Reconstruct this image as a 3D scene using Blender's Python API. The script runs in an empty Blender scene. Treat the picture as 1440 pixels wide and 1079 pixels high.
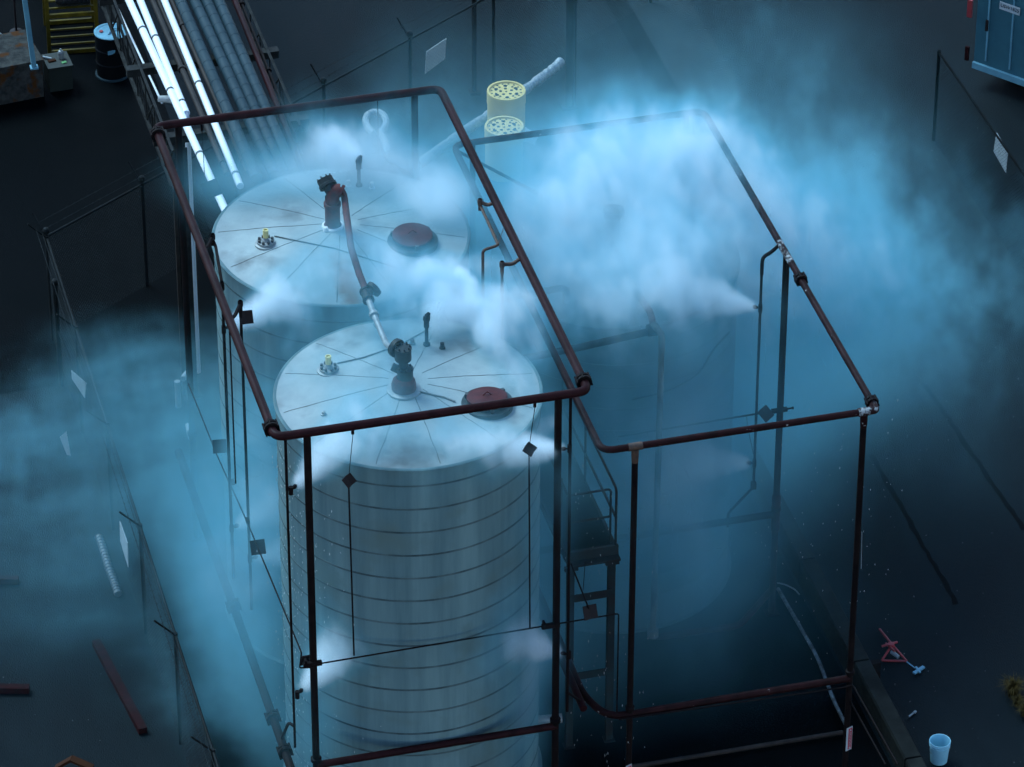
import bpy, math, random
from mathutils import Vector, Matrix, Euler
random.seed(7)
R = math.radians
S = bpy.context.scene
COL = S.collection

# ------------------------------------------------------------------ camera
# solved from the two rectangular pipe frames in the photograph (metres, X along the front rails, Y away)
F_PX, PITCH, YAW, ROLL = 6504.99, 0.5992186, 0.2594557, 0.0023421
CAM = Vector((-9.850326, -49.350022, 42.708925))
fw = Vector((math.sin(YAW)*math.cos(PITCH), math.cos(YAW)*math.cos(PITCH), -math.sin(PITCH)))
rt0 = Vector((math.cos(YAW), -math.sin(YAW), 0)); up0 = rt0.cross(fw)
rt = math.cos(ROLL)*rt0 + math.sin(ROLL)*up0
up = -math.sin(ROLL)*rt0 + math.cos(ROLL)*up0
def ray(x, y): return fw*F_PX + rt*(x-720) + up*(539.5-y)
def P(x, y, z=0.0):
    d = ray(x, y); return CAM + d*((z-CAM.z)/d.z)
def PY(x, y, v=0.0):
    d = ray(x, y); return CAM + d*((v-CAM.y)/d.y)
def PX(x, y, v=0.0):
    d = ray(x, y); return CAM + d*((v-CAM.x)/d.x)
cd = bpy.data.cameras.new('camera'); cam = bpy.data.objects.new('camera', cd); COL.objects.link(cam)
cam.matrix_world = Matrix(((rt.x, up.x, -fw.x, CAM.x), (rt.y, up.y, -fw.y, CAM.y), (rt.z, up.z, -fw.z, CAM.z), (0, 0, 0, 1)))
cd.sensor_width = 36; cd.sensor_fit = 'HORIZONTAL'; cd.lens = F_PX/1440*36
cd.clip_start = 0.5; cd.clip_end = 2000
S.camera = cam

# ------------------------------------------------------------------ materials
def mat(name, c1, c2=None, rough=.5, rough2=None, metal=0.0, scale=3.0, lo=.35, hi=.65, bump=0.0, stretch=(1,1,1),
        spot=None, spot_lo=.62, spot_hi=.68, spot_scale=9.0, spec=.5, detail=6, dist=.0, bscale=None):
    m = bpy.data.materials.new(name); m.use_nodes = True
    nt = m.node_tree; N = nt.nodes; L = nt.links
    b = N['Principled BSDF']
    tc = N.new('ShaderNodeTexCoord'); mp = N.new('ShaderNodeMapping'); mp.inputs['Scale'].default_value = stretch
    L.new(tc.outputs['Object'], mp.inputs['Vector'])
    n = N.new('ShaderNodeTexNoise'); n.inputs['Scale'].default_value = scale; n.inputs['Detail'].default_value = detail
    n.inputs['Roughness'].default_value = .62; n.inputs['Distortion'].default_value = dist
    L.new(mp.outputs[0], n.inputs['Vector'])
    mr = N.new('ShaderNodeMapRange'); mr.inputs[1].default_value = lo; mr.inputs[2].default_value = hi
    L.new(n.outputs['Fac'], mr.inputs[0])
    c2 = c2 or tuple(x*.7 for x in c1)
    mx = N.new('ShaderNodeMix'); mx.data_type = 'RGBA'
    mx.inputs[6].default_value = (*c1, 1); mx.inputs[7].default_value = (*c2, 1); L.new(mr.outputs[0], mx.inputs[0])
    out = mx.outputs[2]
    if spot:
        n2 = N.new('ShaderNodeTexNoise'); n2.inputs['Scale'].default_value = spot_scale; n2.inputs['Detail'].default_value = 4
        L.new(tc.outputs['Object'], n2.inputs['Vector'])
        m2 = N.new('ShaderNodeMapRange'); m2.inputs[1].default_value = spot_lo; m2.inputs[2].default_value = spot_hi
        L.new(n2.outputs['Fac'], m2.inputs[0])
        x2 = N.new('ShaderNodeMix'); x2.data_type = 'RGBA'; x2.inputs[7].default_value = (*spot, 1)
        L.new(out, x2.inputs[6]); L.new(m2.outputs[0], x2.inputs[0]); out = x2.outputs[2]
    L.new(out, b.inputs['Base Color'])
    if rough2 is not None:
        r = N.new('ShaderNodeMapRange'); r.inputs[3].default_value = rough; r.inputs[4].default_value = rough2
        L.new(mr.outputs[0], r.inputs[0]); L.new(r.outputs[0], b.inputs['Roughness'])
    else: b.inputs['Roughness'].default_value = rough
    b.inputs['Metallic'].default_value = metal
    b.inputs['Specular IOR Level'].default_value = spec
    if bump:
        n3 = N.new('ShaderNodeTexNoise'); n3.inputs['Scale'].default_value = bscale or scale*6; n3.inputs['Detail'].default_value = 5
        L.new(mp.outputs[0], n3.inputs['Vector'])
        bp = N.new('ShaderNodeBump'); bp.inputs['Strength'].default_value = bump; bp.inputs['Distance'].default_value = .02
        L.new(n3.outputs['Fac'], bp.inputs['Height']); L.new(bp.outputs[0], b.inputs['Normal'])
    return m

M = dict(
    asphalt=mat('wet_asphalt', (.0022, .0054, .0072), (.0100, .0155, .018), rough=.45, rough2=.8, scale=.7, stretch=(1.6, .35, 1), lo=.3, hi=.78, bump=.5, bscale=45, spot=(.017, .022, .025), spot_scale=40, spot_lo=.62, spot_hi=.72, spec=.04),
    darkground=mat('dark_ground', (.0006, .0012, .0016), (.0022, .0034, .004), rough=.45, rough2=.8, scale=.6, lo=.3, hi=.8, bump=.4, bscale=40, spot=(.007, .009, .010), spot_scale=40, spot_lo=.67, spot_hi=.73, spec=.02),
    slab=mat('concrete_slab', (.012, .018, .020), (.028, .035, .037), rough=.8, scale=.8, lo=.3, hi=.7, bump=.3, bscale=40, spec=.03),
    bundfloor=mat('bund_floor', (.0010, .0019, .0023), (.0030, .0042, .0046), rough=.5, rough2=.75, scale=.9, bump=.3, bscale=30, spec=.015),
    bundwall=mat('bund_concrete', (.022, .024, .021), (.012, .013, .012), rough=.85, scale=2.2, bump=.4, spec=.05),
    tar=mat('tar_joint', (.0012, .0013, .0014), (.0025, .0025, .0026), rough=.6, spec=.03),
    red=mat('red_oxide_paint', (.028, .0078, .0085), (.013, .004, .0045), rough=.38, rough2=.55, scale=5, stretch=(1, .3, 1), spec=.06, bump=.15),
    worn=mat('worn_red_paint', (.025, .0075, .0075), (.010, .004, .004), rough=.4, rough2=.6, scale=5, spot=(.34, .31, .30), spot_lo=.69, spot_hi=.715, spot_scale=9, bump=.2, spec=.06),
    flaky=mat('flaking_white_paint', (.28, .29, .29), (.02, .008, .008), rough=.6, scale=14, lo=.42, hi=.52, bump=.3, spec=.1),
    dark=mat('dark_steel', (.006, .0045, .005), (.013, .008, .0075), rough=.5, rough2=.7, scale=6, bump=.15, spec=.06),
    plate=mat('plate_steel', (.014, .011, .012), (.022, .015, .015), rough=.5, scale=12, spec=.1),
    rustelbow=mat('rusty_fitting', (.10, .045, .022), (.035, .022, .018), rough=.7, scale=14, bump=.3),
    shell=mat('tank_shell_paint', (.165, .255, .255), (.075, .135, .15), rough=.5, rough2=.65, scale=1.6, stretch=(1.8, 1.8, .12), lo=.34, hi=.70, spot=(.115, .165, .155), spot_scale=1.6, spot_lo=.52, spot_hi=.78, spec=.12),
    roof=mat('tank_roof_paint', (.33, .375, .365), (.24, .28, .275), rough=.5, rough2=.65, scale=1.7, lo=.38, hi=.72, spot=(.14, .15, .145), spot_scale=1.3, spot_lo=.58, spot_hi=.76, spec=.15, bump=.05),
    seam=mat('seam_sealant', (.06, .065, .06), (.17, .18, .17), rough=.8, scale=7, lo=.3, hi=.6, spec=.1),
    band=mat('sealed_band', (.040, .062, .066), (.11, .155, .155), rough=.8, scale=2.2, spec=.03),
    mistedshell=mat('mist_dimmed_tank_paint', (.085, .14, .155), (.055, .10, .115), rough=.6, scale=1.5, stretch=(1.8, 1.8, .15), spec=.05),
    collar=mat('manhole_collar', (.05, .062, .065), (.03, .038, .04), rough=.6, scale=8, spec=.1),
    redvalve=mat('red_valve_paint', (.12, .026, .021), (.055, .016, .013), rough=.55, scale=8, spec=.12, bump=.1),
    lid=mat('red_lid_paint', (.095, .020, .020), (.055, .014, .015), rough=.6, scale=6, bump=.1, spec=.1),
    valve=mat('grey_valve_steel', (.03, .034, .033), (.016, .018, .018), rough=.5, metal=.2, scale=9, spec=.2),
    yellowcap=mat('yellow_cap', (.72, .62, .26), (.6, .5, .22), rough=.5),
    whitecap=mat('white_cap', (.75, .75, .72), rough=.5),
    gasket=mat('galvanised_flange', (.30, .31, .30), (.19, .2, .2), rough=.5, metal=.3, scale=10),
    bolt=mat('bolt_steel', (.04, .04, .04), rough=.6),
    whitepipe=mat('white_jacket', (.82, .83, .84), (.68, .70, .71), rough=.45, scale=2, stretch=(1, .2, 1), lo=.55, hi=.8, spec=.4),
    brownpipe=mat('brown_pipe', (.042, .031, .025), (.02, .016, .014), rough=.65, scale=5, stretch=(1, .3, 1), bump=.2, spec=.15),
    jacket=mat('aluminium_jacket', (.026, .050, .060), (.016, .033, .041), rough=.5, rough2=.65, scale=2.5, stretch=(1, .4, 1), lo=.3, hi=.7, spec=.12),
    trestle=mat('trestle_steel', (.030, .031, .029), (.012, .012, .012), rough=.65, scale=7, bump=.1, spec=.08),
    drumblue=mat('drum_black', (.0025, .0035, .0045), (.004, .005, .006), rough=.5, spec=.06),
    drumlid=mat('drum_lid_blue', (.20, .42, .50), (.13, .28, .35), rough=.45, scale=5, spec=.2),
    yellow=mat('yellow_steel', (.11, .075, .006), (.06, .042, .005), rough=.5, scale=7, spec=.15),
    wrap=mat('wrapped_roll', (.02, .023, .026), (.008, .009, .010), rough=.4, scale=16, spec=.2),
    pier=mat('stained_concrete', (.05, .05, .045), (.016, .017, .017), rough=.85, scale=7, spot=(.06, .022, .006), spot_scale=4, spot_lo=.55, spot_hi=.65, bump=.4, spec=.1),
    bluepost=mat('pale_blue_post', (.13, .30, .37), (.09, .22, .28), rough=.5),
    yellowdrum=mat('pale_yellow_plastic', (.72, .54, .18), (.60, .45, .15), rough=.55, scale=4, spec=.2),
    hole=mat('hole_black', (.02, .02, .018), rough=.9),
    foil=mat('crinkled_foil', (.36, .40, .42), (.18, .21, .23), rough=.4, metal=.4, scale=18, bump=.8, bscale=40),
    sign=mat('white_sign', (.42, .45, .46), (.34, .37, .38), rough=.5, scale=6, spec=.2),
    signred=mat('sign_red', (.45, .03, .05), rough=.5),
    wire=mat('galvanised_wire', (.030, .036, .037), (.018, .02, .02), rough=.55, spec=.05),
    post=mat('galvanised_post', (.014, .017, .018), (.008, .009, .009), rough=.55, scale=7, spec=.05),
    trailer=mat('teal_van_paint', (.042, .125, .155), (.032, .095, .12), rough=.5, scale=1.2, spec=.1),
    bucket=mat('bucket_plastic', (.30, .60, .70), (.26, .54, .64), rough=.4, scale=5),
    mud=mat('bucket_sludge', (.25, .20, .09), (.35, .38, .35), rough=.6, scale=18),
    redsteel=mat('bright_red_steel', (.34, .025, .03), (.2, .02, .022), rough=.5),
    tool=mat('blue_tool', (.12, .30, .40), rough=.45),
    timber=mat('red_painted_timber', (.026, .006, .007), (.014, .005, .005), rough=.7, scale=8, spec=.03),
    orange=mat('orange_board', (.045, .016, .007), (.03, .011, .006), rough=.7, spec=.05),
    greenish=mat('grey_green_pipe', (.16, .195, .20), (.06, .058, .054), rough=.6, scale=6, stretch=(1, 1, .3), lo=.4, hi=.62, spec=.1),
    hosegrey=mat('grey_hose', (.085, .105, .115), (.06, .075, .08), rough=.5),
    cable=mat('pale_cable', (.20, .235, .25), (.14, .17, .18), rough=.5),
    drygrass=mat('dry_grass', (.085, .055, .014), (.04, .03, .009), rough=.8, scale=6, spec=.1),
    grate=mat('walkway_grating', (.004, .006, .007), (.0025, .0035, .004), rough=.6, scale=20, spec=.02),
    platform=mat('platform_steel', (.014, .020, .022), (.018, .013, .012), rough=.6, scale=5, spec=.06),
    rubber=mat('black_rubber', (.01, .01, .01), rough=.7),
)

# ------------------------------------------------------------------ mesh helpers
class MB:
    def __init__(s): s.v = []; s.f = []; s.mi = []; s.sm = []
    def add(s, vs, fs, mi=0, smooth=False):
        o = len(s.v); s.v += [tuple(v) for v in vs]
        for f in fs: s.f.append(tuple(o+i for i in f)); s.mi.append(mi); s.sm.append(smooth)
        return s
    def box(s, c, d, rot=None, mi=0):
        m = rot if rot is not None else Matrix.Identity(3)
        if isinstance(m, (int, float)): m = Matrix.Rotation(m, 3, 'Z')
        vs = [Vector(c) + m @ Vector((x*d[0]/2, y*d[1]/2, z*d[2]/2)) for x in (-1, 1) for y in (-1, 1) for z in (-1, 1)]
        return s.add(vs, [(0,1,3,2), (4,6,7,5), (0,4,5,1), (2,3,7,6), (0,2,6,4), (1,5,7,3)], mi)
    def beam(s, a, b, w, h=None, mi=0):
        a, b = Vector(a), Vector(b); h = h or w
        d = b-a; q = d.to_track_quat('Y', 'Z').to_matrix()
        return s.box((a+b)/2, (w, d.length, h), q, mi)
    def tube(s, pts, r, n=12, mi=0, caps=True, closed=False):
        pts = [Vector(p) for p in pts]; k = len(pts)
        rs = r if isinstance(r, (list, tuple)) else [r]*k
        vs, fs = [], []; ref = None
        for i, p in enumerate(pts):
            if closed: t = (pts[(i+1) % k]-pts[i-1]).normalized()
            else: t = (pts[min(i+1, k-1)]-pts[max(i-1, 0)]).normalized()
            if ref is None:
                ref = Vector((0, 0, 1)) if abs(t.z) < .9 else Vector((1, 0, 0))
            u = (ref - t*ref.dot(t)).normalized(); w = t.cross(u); ref = u
            for j in range(n):
                a = 2*math.pi*j/n; vs.append(p + (u*math.cos(a)+w*math.sin(a))*rs[i])
        for i in range(k if closed else k-1):
            for j in range(n):
                a, b = i*n+j, i*n+(j+1) % n; c, d = ((i+1) % k)*n+(j+1) % n, ((i+1) % k)*n+j
                fs.append((a, b, c, d))
        s.add(vs, fs, mi, True)
        if caps and not closed:
            s.add(vs[:n], [tuple(reversed(range(n)))], mi); s.add(vs[-n:], [tuple(range(n))], mi)
        return s
    def cyl(s, a, b, r, r2=None, n=20, mi=0): return s.tube([a, b], [r, r if r2 is None else r2], n, mi)
    def lathe(s, prof, c, n=48, mi=None, smooth=True, axis=None):
        """prof: [(r, z)], bottom to top; mi: list per segment"""
        q = Matrix.Identity(3) if axis is None else Vector(axis).to_track_quat('Z', 'Y').to_matrix()
        c = Vector(c); vs = []
        for r, z in prof:
            for j in range(n):
                a = 2*math.pi*j/n; vs.append(c + q @ Vector((r*math.cos(a), r*math.sin(a), z)))
        for i in range(len(prof)-1):
            fs = [(i*n+j, i*n+(j+1) % n, (i+1)*n+(j+1) % n, (i+1)*n+j) for j in range(n)]
            o = [k for f in fs for k in f]
            s.add([vs[k] for k in range(i*n, i*n+2*n)], [tuple(k-i*n for k in f) for f in fs], mi[i] if mi else 0, smooth)
        return s
    def build(s, name, m, parent=None, weld=False):
        me = bpy.data.meshes.new(name); me.from_pydata(s.v, [], s.f)
        for x in (m if isinstance(m, (list, tuple)) else [m]): me.materials.append(x)
        me.polygons.foreach_set('material_index', s.mi); me.polygons.foreach_set('use_smooth', s.sm); me.update()
        if weld:
            import bmesh
            b = bmesh.new(); b.from_mesh(me); bmesh.ops.remove_doubles(b, verts=b.verts, dist=1e-5); b.to_mesh(me); b.free()
        o = bpy.data.objects.new(name, me); COL.objects.link(o)
        if parent is not None:
            o.parent = parent; o.matrix_parent_inverse = Matrix.Translation(-parent.location)
        return o

def fillet(pts, r=.12, n=5, closed=False):
    pts = [Vector(p) for p in pts]; out = []
    k = len(pts)
    for i in range(k):
        if not closed and i in (0, k-1): out.append(pts[i]); continue
        a, b, c = pts[i-1], pts[i], pts[(i+1) % k]
        d1, d2 = (a-b), (c-b); rr = min(r, d1.length*.45, d2.length*.45)
        p0, p1 = b+d1.normalized()*rr, b+d2.normalized()*rr
        for j in range(n+1):
            t = j/n; out.append(p0*(1-t)**2 + b*2*t*(1-t) + p1*t*t)
    return out

def thing(name, label, cat, loc=(0, 0, 0), group=None):
    o = bpy.data.objects.new(name, None); COL.objects.link(o); o.location = loc
    o.empty_display_size = .2
    o.matrix_world = Matrix.Translation(Vector(loc))
    o['label'] = label; o['category'] = cat
    if group: o['group'] = group
    return o
def tag(o, label, cat, group=None):
    o['label'] = label; o['category'] = cat
    if group: o['group'] = group
    return o
def kind(o, k): o['kind'] = k; return o
def copy_tree(o, parent=None):
    c = o.copy(); COL.objects.link(c)
    if parent is not None: c.parent = parent
    for ch in list(o.children): copy_tree(ch, c)
    return c

def coupling(mb, p, d, r, mi=0):
    """bolted flange pair round a pipe at p along d"""
    d = Vector(d).normalized(); p = Vector(p)
    mb.lathe([(r, -.05), (r*1.75, -.05), (r*1.75, -.012), (r*1.35, -.012), (r*1.35, .012), (r*1.75, .012), (r*1.75, .05), (r, .05)], p, 16, axis=d, smooth=False)
    q = d.to_track_quat('Z', 'Y').to_matrix()
    for k in range(6):
        a = k*math.pi/3+.3; o = q @ Vector((math.cos(a)*r*1.72, math.sin(a)*r*1.72, 0))
        mb.tube([p+o-d*.075, p+o+d*.075], .014, 6)
    return mb
# mist: image place and height of each puff's centre, its radii in metres, its strength
PUFFS = [
 (935, 270, 5.9, (1.1, 1.2, .8), 3.4), (870, 310, 5.8, (1.5, 1.4, .9), 1.9), (1000, 335, 5.3, (1.4, 1.4, 1.0), 1.5), (1080, 400, 4.4, (1.5, 1.5, 1.2), .8), (965, 245, 5.6, (.8, .7, .6), 2.2),
 (1180, 340, 4.2, (1.7, 1.9, 1.3), .34), (1190, 230, 4.0, (.9, 1.6, 1.1), .24), (1290, 430, 3.3, (1.8, 1.6, 1.3), .32), (790, 300, 6.0, (1.0, 1.2, .9), .9), (850, 410, 5.8, (1.6, 1.3, .8), 1.1),
 (600, 388, 6.9, (.75, .4, .25), 2.2), (690, 440, 6.9, (.4, .4, .4), 2.0), (755, 600, 6.3, (.35, .4, .4), 1.6),
 (480, 205, 7.0, (.8, .5, .35), .8), (735, 445, 6.7, (.35, 1.3, .35), 1.3), (600, 272, 6.95, (.5, .4, .3), 1.0), (560, 185, 7.1, (.9, .6, .6), .25),
 (690, 250, 5.0, (1.4, 1.4, 1.3), .4), (450, 515, 6.95, (.6, .4, .2), .8), (415, 475, 6.4, (.5, .5, .35), .8), (650, 625, 6.85, (.8, .25, .15), .6),
 (700, 900, 3.8, (.5, .3, .8), .5), (1000, 130, 3.0, (2.2, 1.8, 1.5), .10), (790, 160, 3.5, (1.4, 1.2, 1.4), .13), (1120, 140, 3.0, (1.0, 2.0, 1.3), .10)]
DRIFT = [(200, 530, 3.0, (2.0, .9, .6), .27), (60, 620, 2.4, (2.2, 1.0, .6), .20), (290, 610, 3.2, (1.3, 1.1, 1.0), .23), (120, 700, 2.0, (2.4, 1.1, .6), .16), (330, 720, 2.5, (1.0, 1.2, 1.2), .26), (375, 640, 4.5, (.5, 1.0, 1.4), .6), (370, 800, 3.0, (.45, .8, 1.2), .5), (310, 900, 1.2, (1.2, 1.0, .8), .22), (345, 1000, 1.0, (.9, .9, .8), .22), (150, 800, .7, (2.6, 1.4, .5), .14)]
VEIL = [(850, 490, 4.0, (1.6, 1.9, 2.0), .7), (890, 630, 3.2, (1.6, 1.4, 1.8), .78), (940, 500, 3.6, (1.2, 1.6, 1.7), .35), (1060, 560, 1.2, (1.5, 1.4, 1.3), .5), (1170, 500, 1.8, (1.6, 1.5, 1.3), .16), (900, 800, 1.8, (1.7, .9, 1.2), .3), (200, 760, .8, (2.4, 2.0, .7), .07),
 (900, 150, 2.5, (3.4, 2.4, 1.5), .045), (600, 160, 4.0, (1.2, 1.2, 1.4), .06), (375, 800, 3.5, (.4, .8, 1.6), .2), (390, 250, 6.95, (1.0, .55, .3), 1.1), (470, 224, 6.95, (1.0, .6, .32), 1.5), (560, 242, 6.95, (.8, .55, .3), 1.4), (615, 285, 6.9, (.6, .6, .3), 1.3), (330, 270, 6.8, (.55, .5, .4), .7), (520, 500, 6.85, (1.5, 1.2, .2), .18), (960, 900, .6, (2.6, 1.4, .8), .09), (1300, 620, .6, (2.0, 2.2, .8), .02)]
VEILW = [((3.6, .8, 2.6), (.5, .42, 1.7), 1.0), ((3.3, .35, 2.2), (.5, .2, 1.2), .5), ((-.1, 3.2, 2.6), (.45, 2.2, .6), .5), ((.1, .9, 1.6), (.4, .7, 1.0), .15), ((3.5, .6, 5.2), (.5, .45, 1.0), .35), ((.55, .55, 2.8), (.35, .35, 1.6), .5), ((5.0, 3.6, 2.0), (.6, 1.6, 1.8), .3)]
# jets drawn out by the wind: from, towards, spread, reach, strength
STREAKS = [((640, 385, 7.1), (752, 600, 6.5), .13, 2.9, 16), ((660, 405, 7.0), (560, 392, 7.0), .34, .9, 5), ((604, 438, 7.1), (625, 385, 7.2), .55, .6, 4), ((790, 592, 6.3), (690, 640, 6.0), .35, .9, 6), ((502, 222, 7.12), (445, 185, 7.3), .40, .8, 7), ((905, 205, 6.2), (960, 330, 5.6), .45, 1.5, 3), ((1040, 300, 5.5), (1190, 190, 5.5), .30, 2.4, 1.3), ((1090, 420, 4.5), (1290, 330, 4.2), .3, 2.8, 1.2)]
BROAD = [(1150, 250, 1.0, (5.0, 5.5, 2.0), .018), (150, 800, .3, (4, 3.5, 1.0), .012)]
WARP, JETK, JETA, GAIN, VOX = 1.0, .36, 13, 1.5, .075
MISTTHIN, MISTDENSE, ANISO = (.27, .64, .755), (.95, .985, 1.0), .15
SUN_EL, SUN_ROT, AIR, DUST, OZONE, SKY = 52, -32, 1.0, 0.0, 3.0, .05
SUN, SUN_ANG, SUNCOL, EXPO, STEP = .9, 30, (.565, .85, 1.0), 2.42, 2.0

# ------------------------------------------------------------------ setting: ground, slabs, cracks
g = MB(); g.box((0, 0, -.25), (900, 900, .5)); kind(g.build('ground', M['asphalt']), 'structure')
def sheet(name, poly, z, m):
    b = MB(); b.add([(x, y, z) for x, y in poly], [tuple(range(len(poly)))]); return kind(b.build(name, m), 'structure')
sheet('concrete_pavement', [(11.5, 14.2), (12.1, 12.6), (12.62, 11.8), (12.62, 60), (11.5, 60)], .004, M['slab'])
sheet('drain_strip', [(11.1, 9), (11.5, 9), (11.5, 60), (11.1, 60)], .004, M['tar'])
sheet('dark_ground_left', [(-14, 12.9), (2.3, 12.9), (3.0, 60), (-14, 60)], .004, M['darkground'])  # ground sheet darker than the asphalt, under and left of the pipe bridge
sheet('bund_floor', [(-.6, -6), (9.02, -6), (9.02, 12.4), (-.6, 12.4)], .004, M['bundfloor'])
for i, (a, b) in enumerate((((1300, 540), (1440, 745)), ((1225, 640), (1345, 850)))):
    p, q = P(*a), P(*b); p2, q2 = p+Vector((.07, 0, 0)), q+Vector((.07, 0, 0))
    # tar-filled joints wander a little
    n = 24; L_, R_ = [], []
    for k in range(n+1):
        t = k/n; c = p.lerp(q, t); w = .03+.02*random.random(); dx = random.uniform(-.02, .02)
        L_.append((c.x-w+dx, c.y, .004)); R_.append((c.x+w+dx, c.y, .004))
    mb = MB(); mb.add(L_+R_, [(k, k+1, n+2+k, n+1+k) for k in range(n)])
    kind(mb.build('ground_joint', M['tar']), 'structure')

# bund wall: cast sections with open joints
bw = thing('bund_wall', 'low concrete containment wall running in jointed sections past the bucket', 'wall', (9.2, 0, 0))
ys = [-5.0, -.55, 1.92, 4.45, 7.4, 10.4, 13.0]
ys = [-5.0, P(1292, 1040).y-.9, P(1222, 915).y-.75, P(1110, 800).y-.4, 7.6, 10.4, 12.4]
for a, b in zip(ys, ys[1:]):
    mb = MB(); w = .13
    # chamfered top section extruded along Y
    pr = [(-w, 0), (-w, .42), (-w+.02, .45), (w-.02, .45), (w, .42), (w, 0)]
    k = len(pr); vs = [(9.2+x, a+.02, z) for x, z in pr]+[(9.2+x, b-.02, z) for x, z in pr]
    mb.add(vs, [(i, (i+1) % k, k+(i+1) % k, k+i) for i in range(k)]+[tuple(reversed(range(k))), tuple(range(k, 2*k))])
    mb.build('wall_section', M['bundwall'], bw)
mb = MB(); mb.box((9.41, ys[2]-.02, .2), (.14, .10, .4)); mb.build('bracket', M['dark'], bw)

# ------------------------------------------------------------------ left (front) pipe frame
W1, L1, HL = 4.314, 8.221, 7.531
lf = thing('deluge_pipework', 'tall dark red deluge pipe frame standing round the two pale tanks', 'pipe frame', (0, 0, 0), 'deluge pipe frames')
rp = .062
mb = MB(); mb.tube(fillet([(0,0,HL), (W1,0,HL), (W1,L1,HL), (0,L1,HL)], .16, 6, True), rp, 16, closed=True)
rail = mb.build('top_rail', M['red'], lf)
for p in ((0, .17+.06, HL), (W1, .17+.08, HL), (0, L1-.22, HL)):
    mb = MB(); coupling(mb, p, (0, 1, 0), rp); mb.build('coupling', M['dark'], rail)
def post(x, y, top, r, m, par, z0=0.0, weldcol=None):
    mb = MB(); mb.tube([(x, y, z0+.02), (x, y, top-.04)], r, 14)
    mb.box((x, y, z0+.012), (r*4, r*4, .024))
    mb.lathe([(r, 0), (r*1.5, 0), (r*1.5, .05), (r, .06)], (x, y, 1.95), 14)
    o = mb.build('post', m, par)
    if weldcol:
        mb = MB(); mb.lathe([(r*1.02, -.26), (r*1.18, -.16), (r*1.18, -.04)], (x, y, top), 14)
        mb.build('tee_fitting', weldcol, o)
    return o
for x, y in ((PY(432, 620).x, 0), (PY(785, 565).x, 0), (PY(583, 135, L1).x, L1), (.35, L1)):
    post(x, y, HL, .052, M['dark'], lf)
def nozzle(par, p, d, m=None):
    """branch nipple and splash nozzle"""
    p, d = Vector(p), Vector(d).normalized(); mb = MB()
    mb.tube([p, p+d*.07], .014, 8); mb.lathe([(.02, .05), (.03, .07), (.03, .10), (.012, .12)], p, 10, axis=d)
    mb.tube([p-Vector((0, 0, .06)), p+Vector((0, 0, .06))], .032, 10)
    return mb.build('nozzle', m or M['dark'], par)
# lower rails
z1 = 1.87
mb = MB(); mb.tube([(PY(432, 620).x, 0, z1), (PY(785, 565).x+.02, 0, z1)], .055, 14); mb.build('lower_rail', M['red'], lf)
z2 = 2.1
mb = MB(); mb.tube([(.02, -1.2, z2), (.02, L1-.6, z2)], .06, 14); lr = mb.build('lower_rail', M['dark'], lf)
for yy in (PX(400, 1040, .02).y, PX(383, 990, .02).y, 3.6):
    mb = MB(); coupling(mb, (.02, yy, z2), (0, 1, 0), .06); mb.build('coupling', M['dark'], lr)
mb = MB(); mb.tube([(W1+.05, .2, 1.93), (W1+.05, L1-.5, 1.93)], .055, 12); mb.build('lower_rail', M['red'], lf)
# corner riser on the front left
xa = .14
mb = MB(); mb.tube([(xa, 0, HL-.04), (xa, 0, PY(407, 690).z)], .021, 10)
mb.tube([(xa, 0, PY(407, 690).z), (xa, 0, 2.25)], .018, 10); mb.tube(fillet([(xa, 0, 2.62), (xa-.05, .15, 2.58), (.02, .3, 2.2)], .06), .022, 8)
r1 = mb.build('riser', M['dark'], lf)
NOZ = []   # (position, direction) of the open spray heads
def noz(par, p, d): nozzle(par, p, d); NOZ.append((Vector(p)+Vector(d).normalized()*.12, Vector(d).normalized()))
noz(r1, PY(409, 690), (.8, .6, .25)); noz(r1, PY(418, 977), (.8, .6, .25))
# front right riser
xb = PY(802, 600).x
mb = MB(); mb.tube([(xb, 0, HL-.04), (xb, 0, 2.1)], .022, 10); mb.tube(fillet([(xb, 0, 2.4), (xb+.02, .12, 2.35), (W1+.05, .35, 1.95)], .06), .02, 8)
r2 = mb.build('riser', M['dark'], lf)
noz(r2, PY(801, 631), (-.9, .25, -.05)); noz(r2, PY(800, 921), (-.85, .5, .1))
# left side: swing arms off the rail and drop risers
def swing(rail_px, elbow_px, z, x_rail, drops, mm, rr=.024):
    a = PX(*rail_px, x_rail); a.z = z; a = Vector((x_rail, a.y, z))
    e = P(*elbow_px, z-.02)
    mb = MB(); mid = a.lerp(e, .5)+Vector((0, 0, -.06))
    mb.tube(fillet([a, mid, e, e+Vector((0, 0, -.14))], .05), rr*1.15, 10)
    mb.lathe([(rr*1.2, -.05), (rr*1.6, -.04), (rr*1.6, .03), (rr*1.1, .05)], e, 10)
    return mb, e
mb, e = swing((284, 335), (299, 333), HL, 0, None, None)
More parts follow.
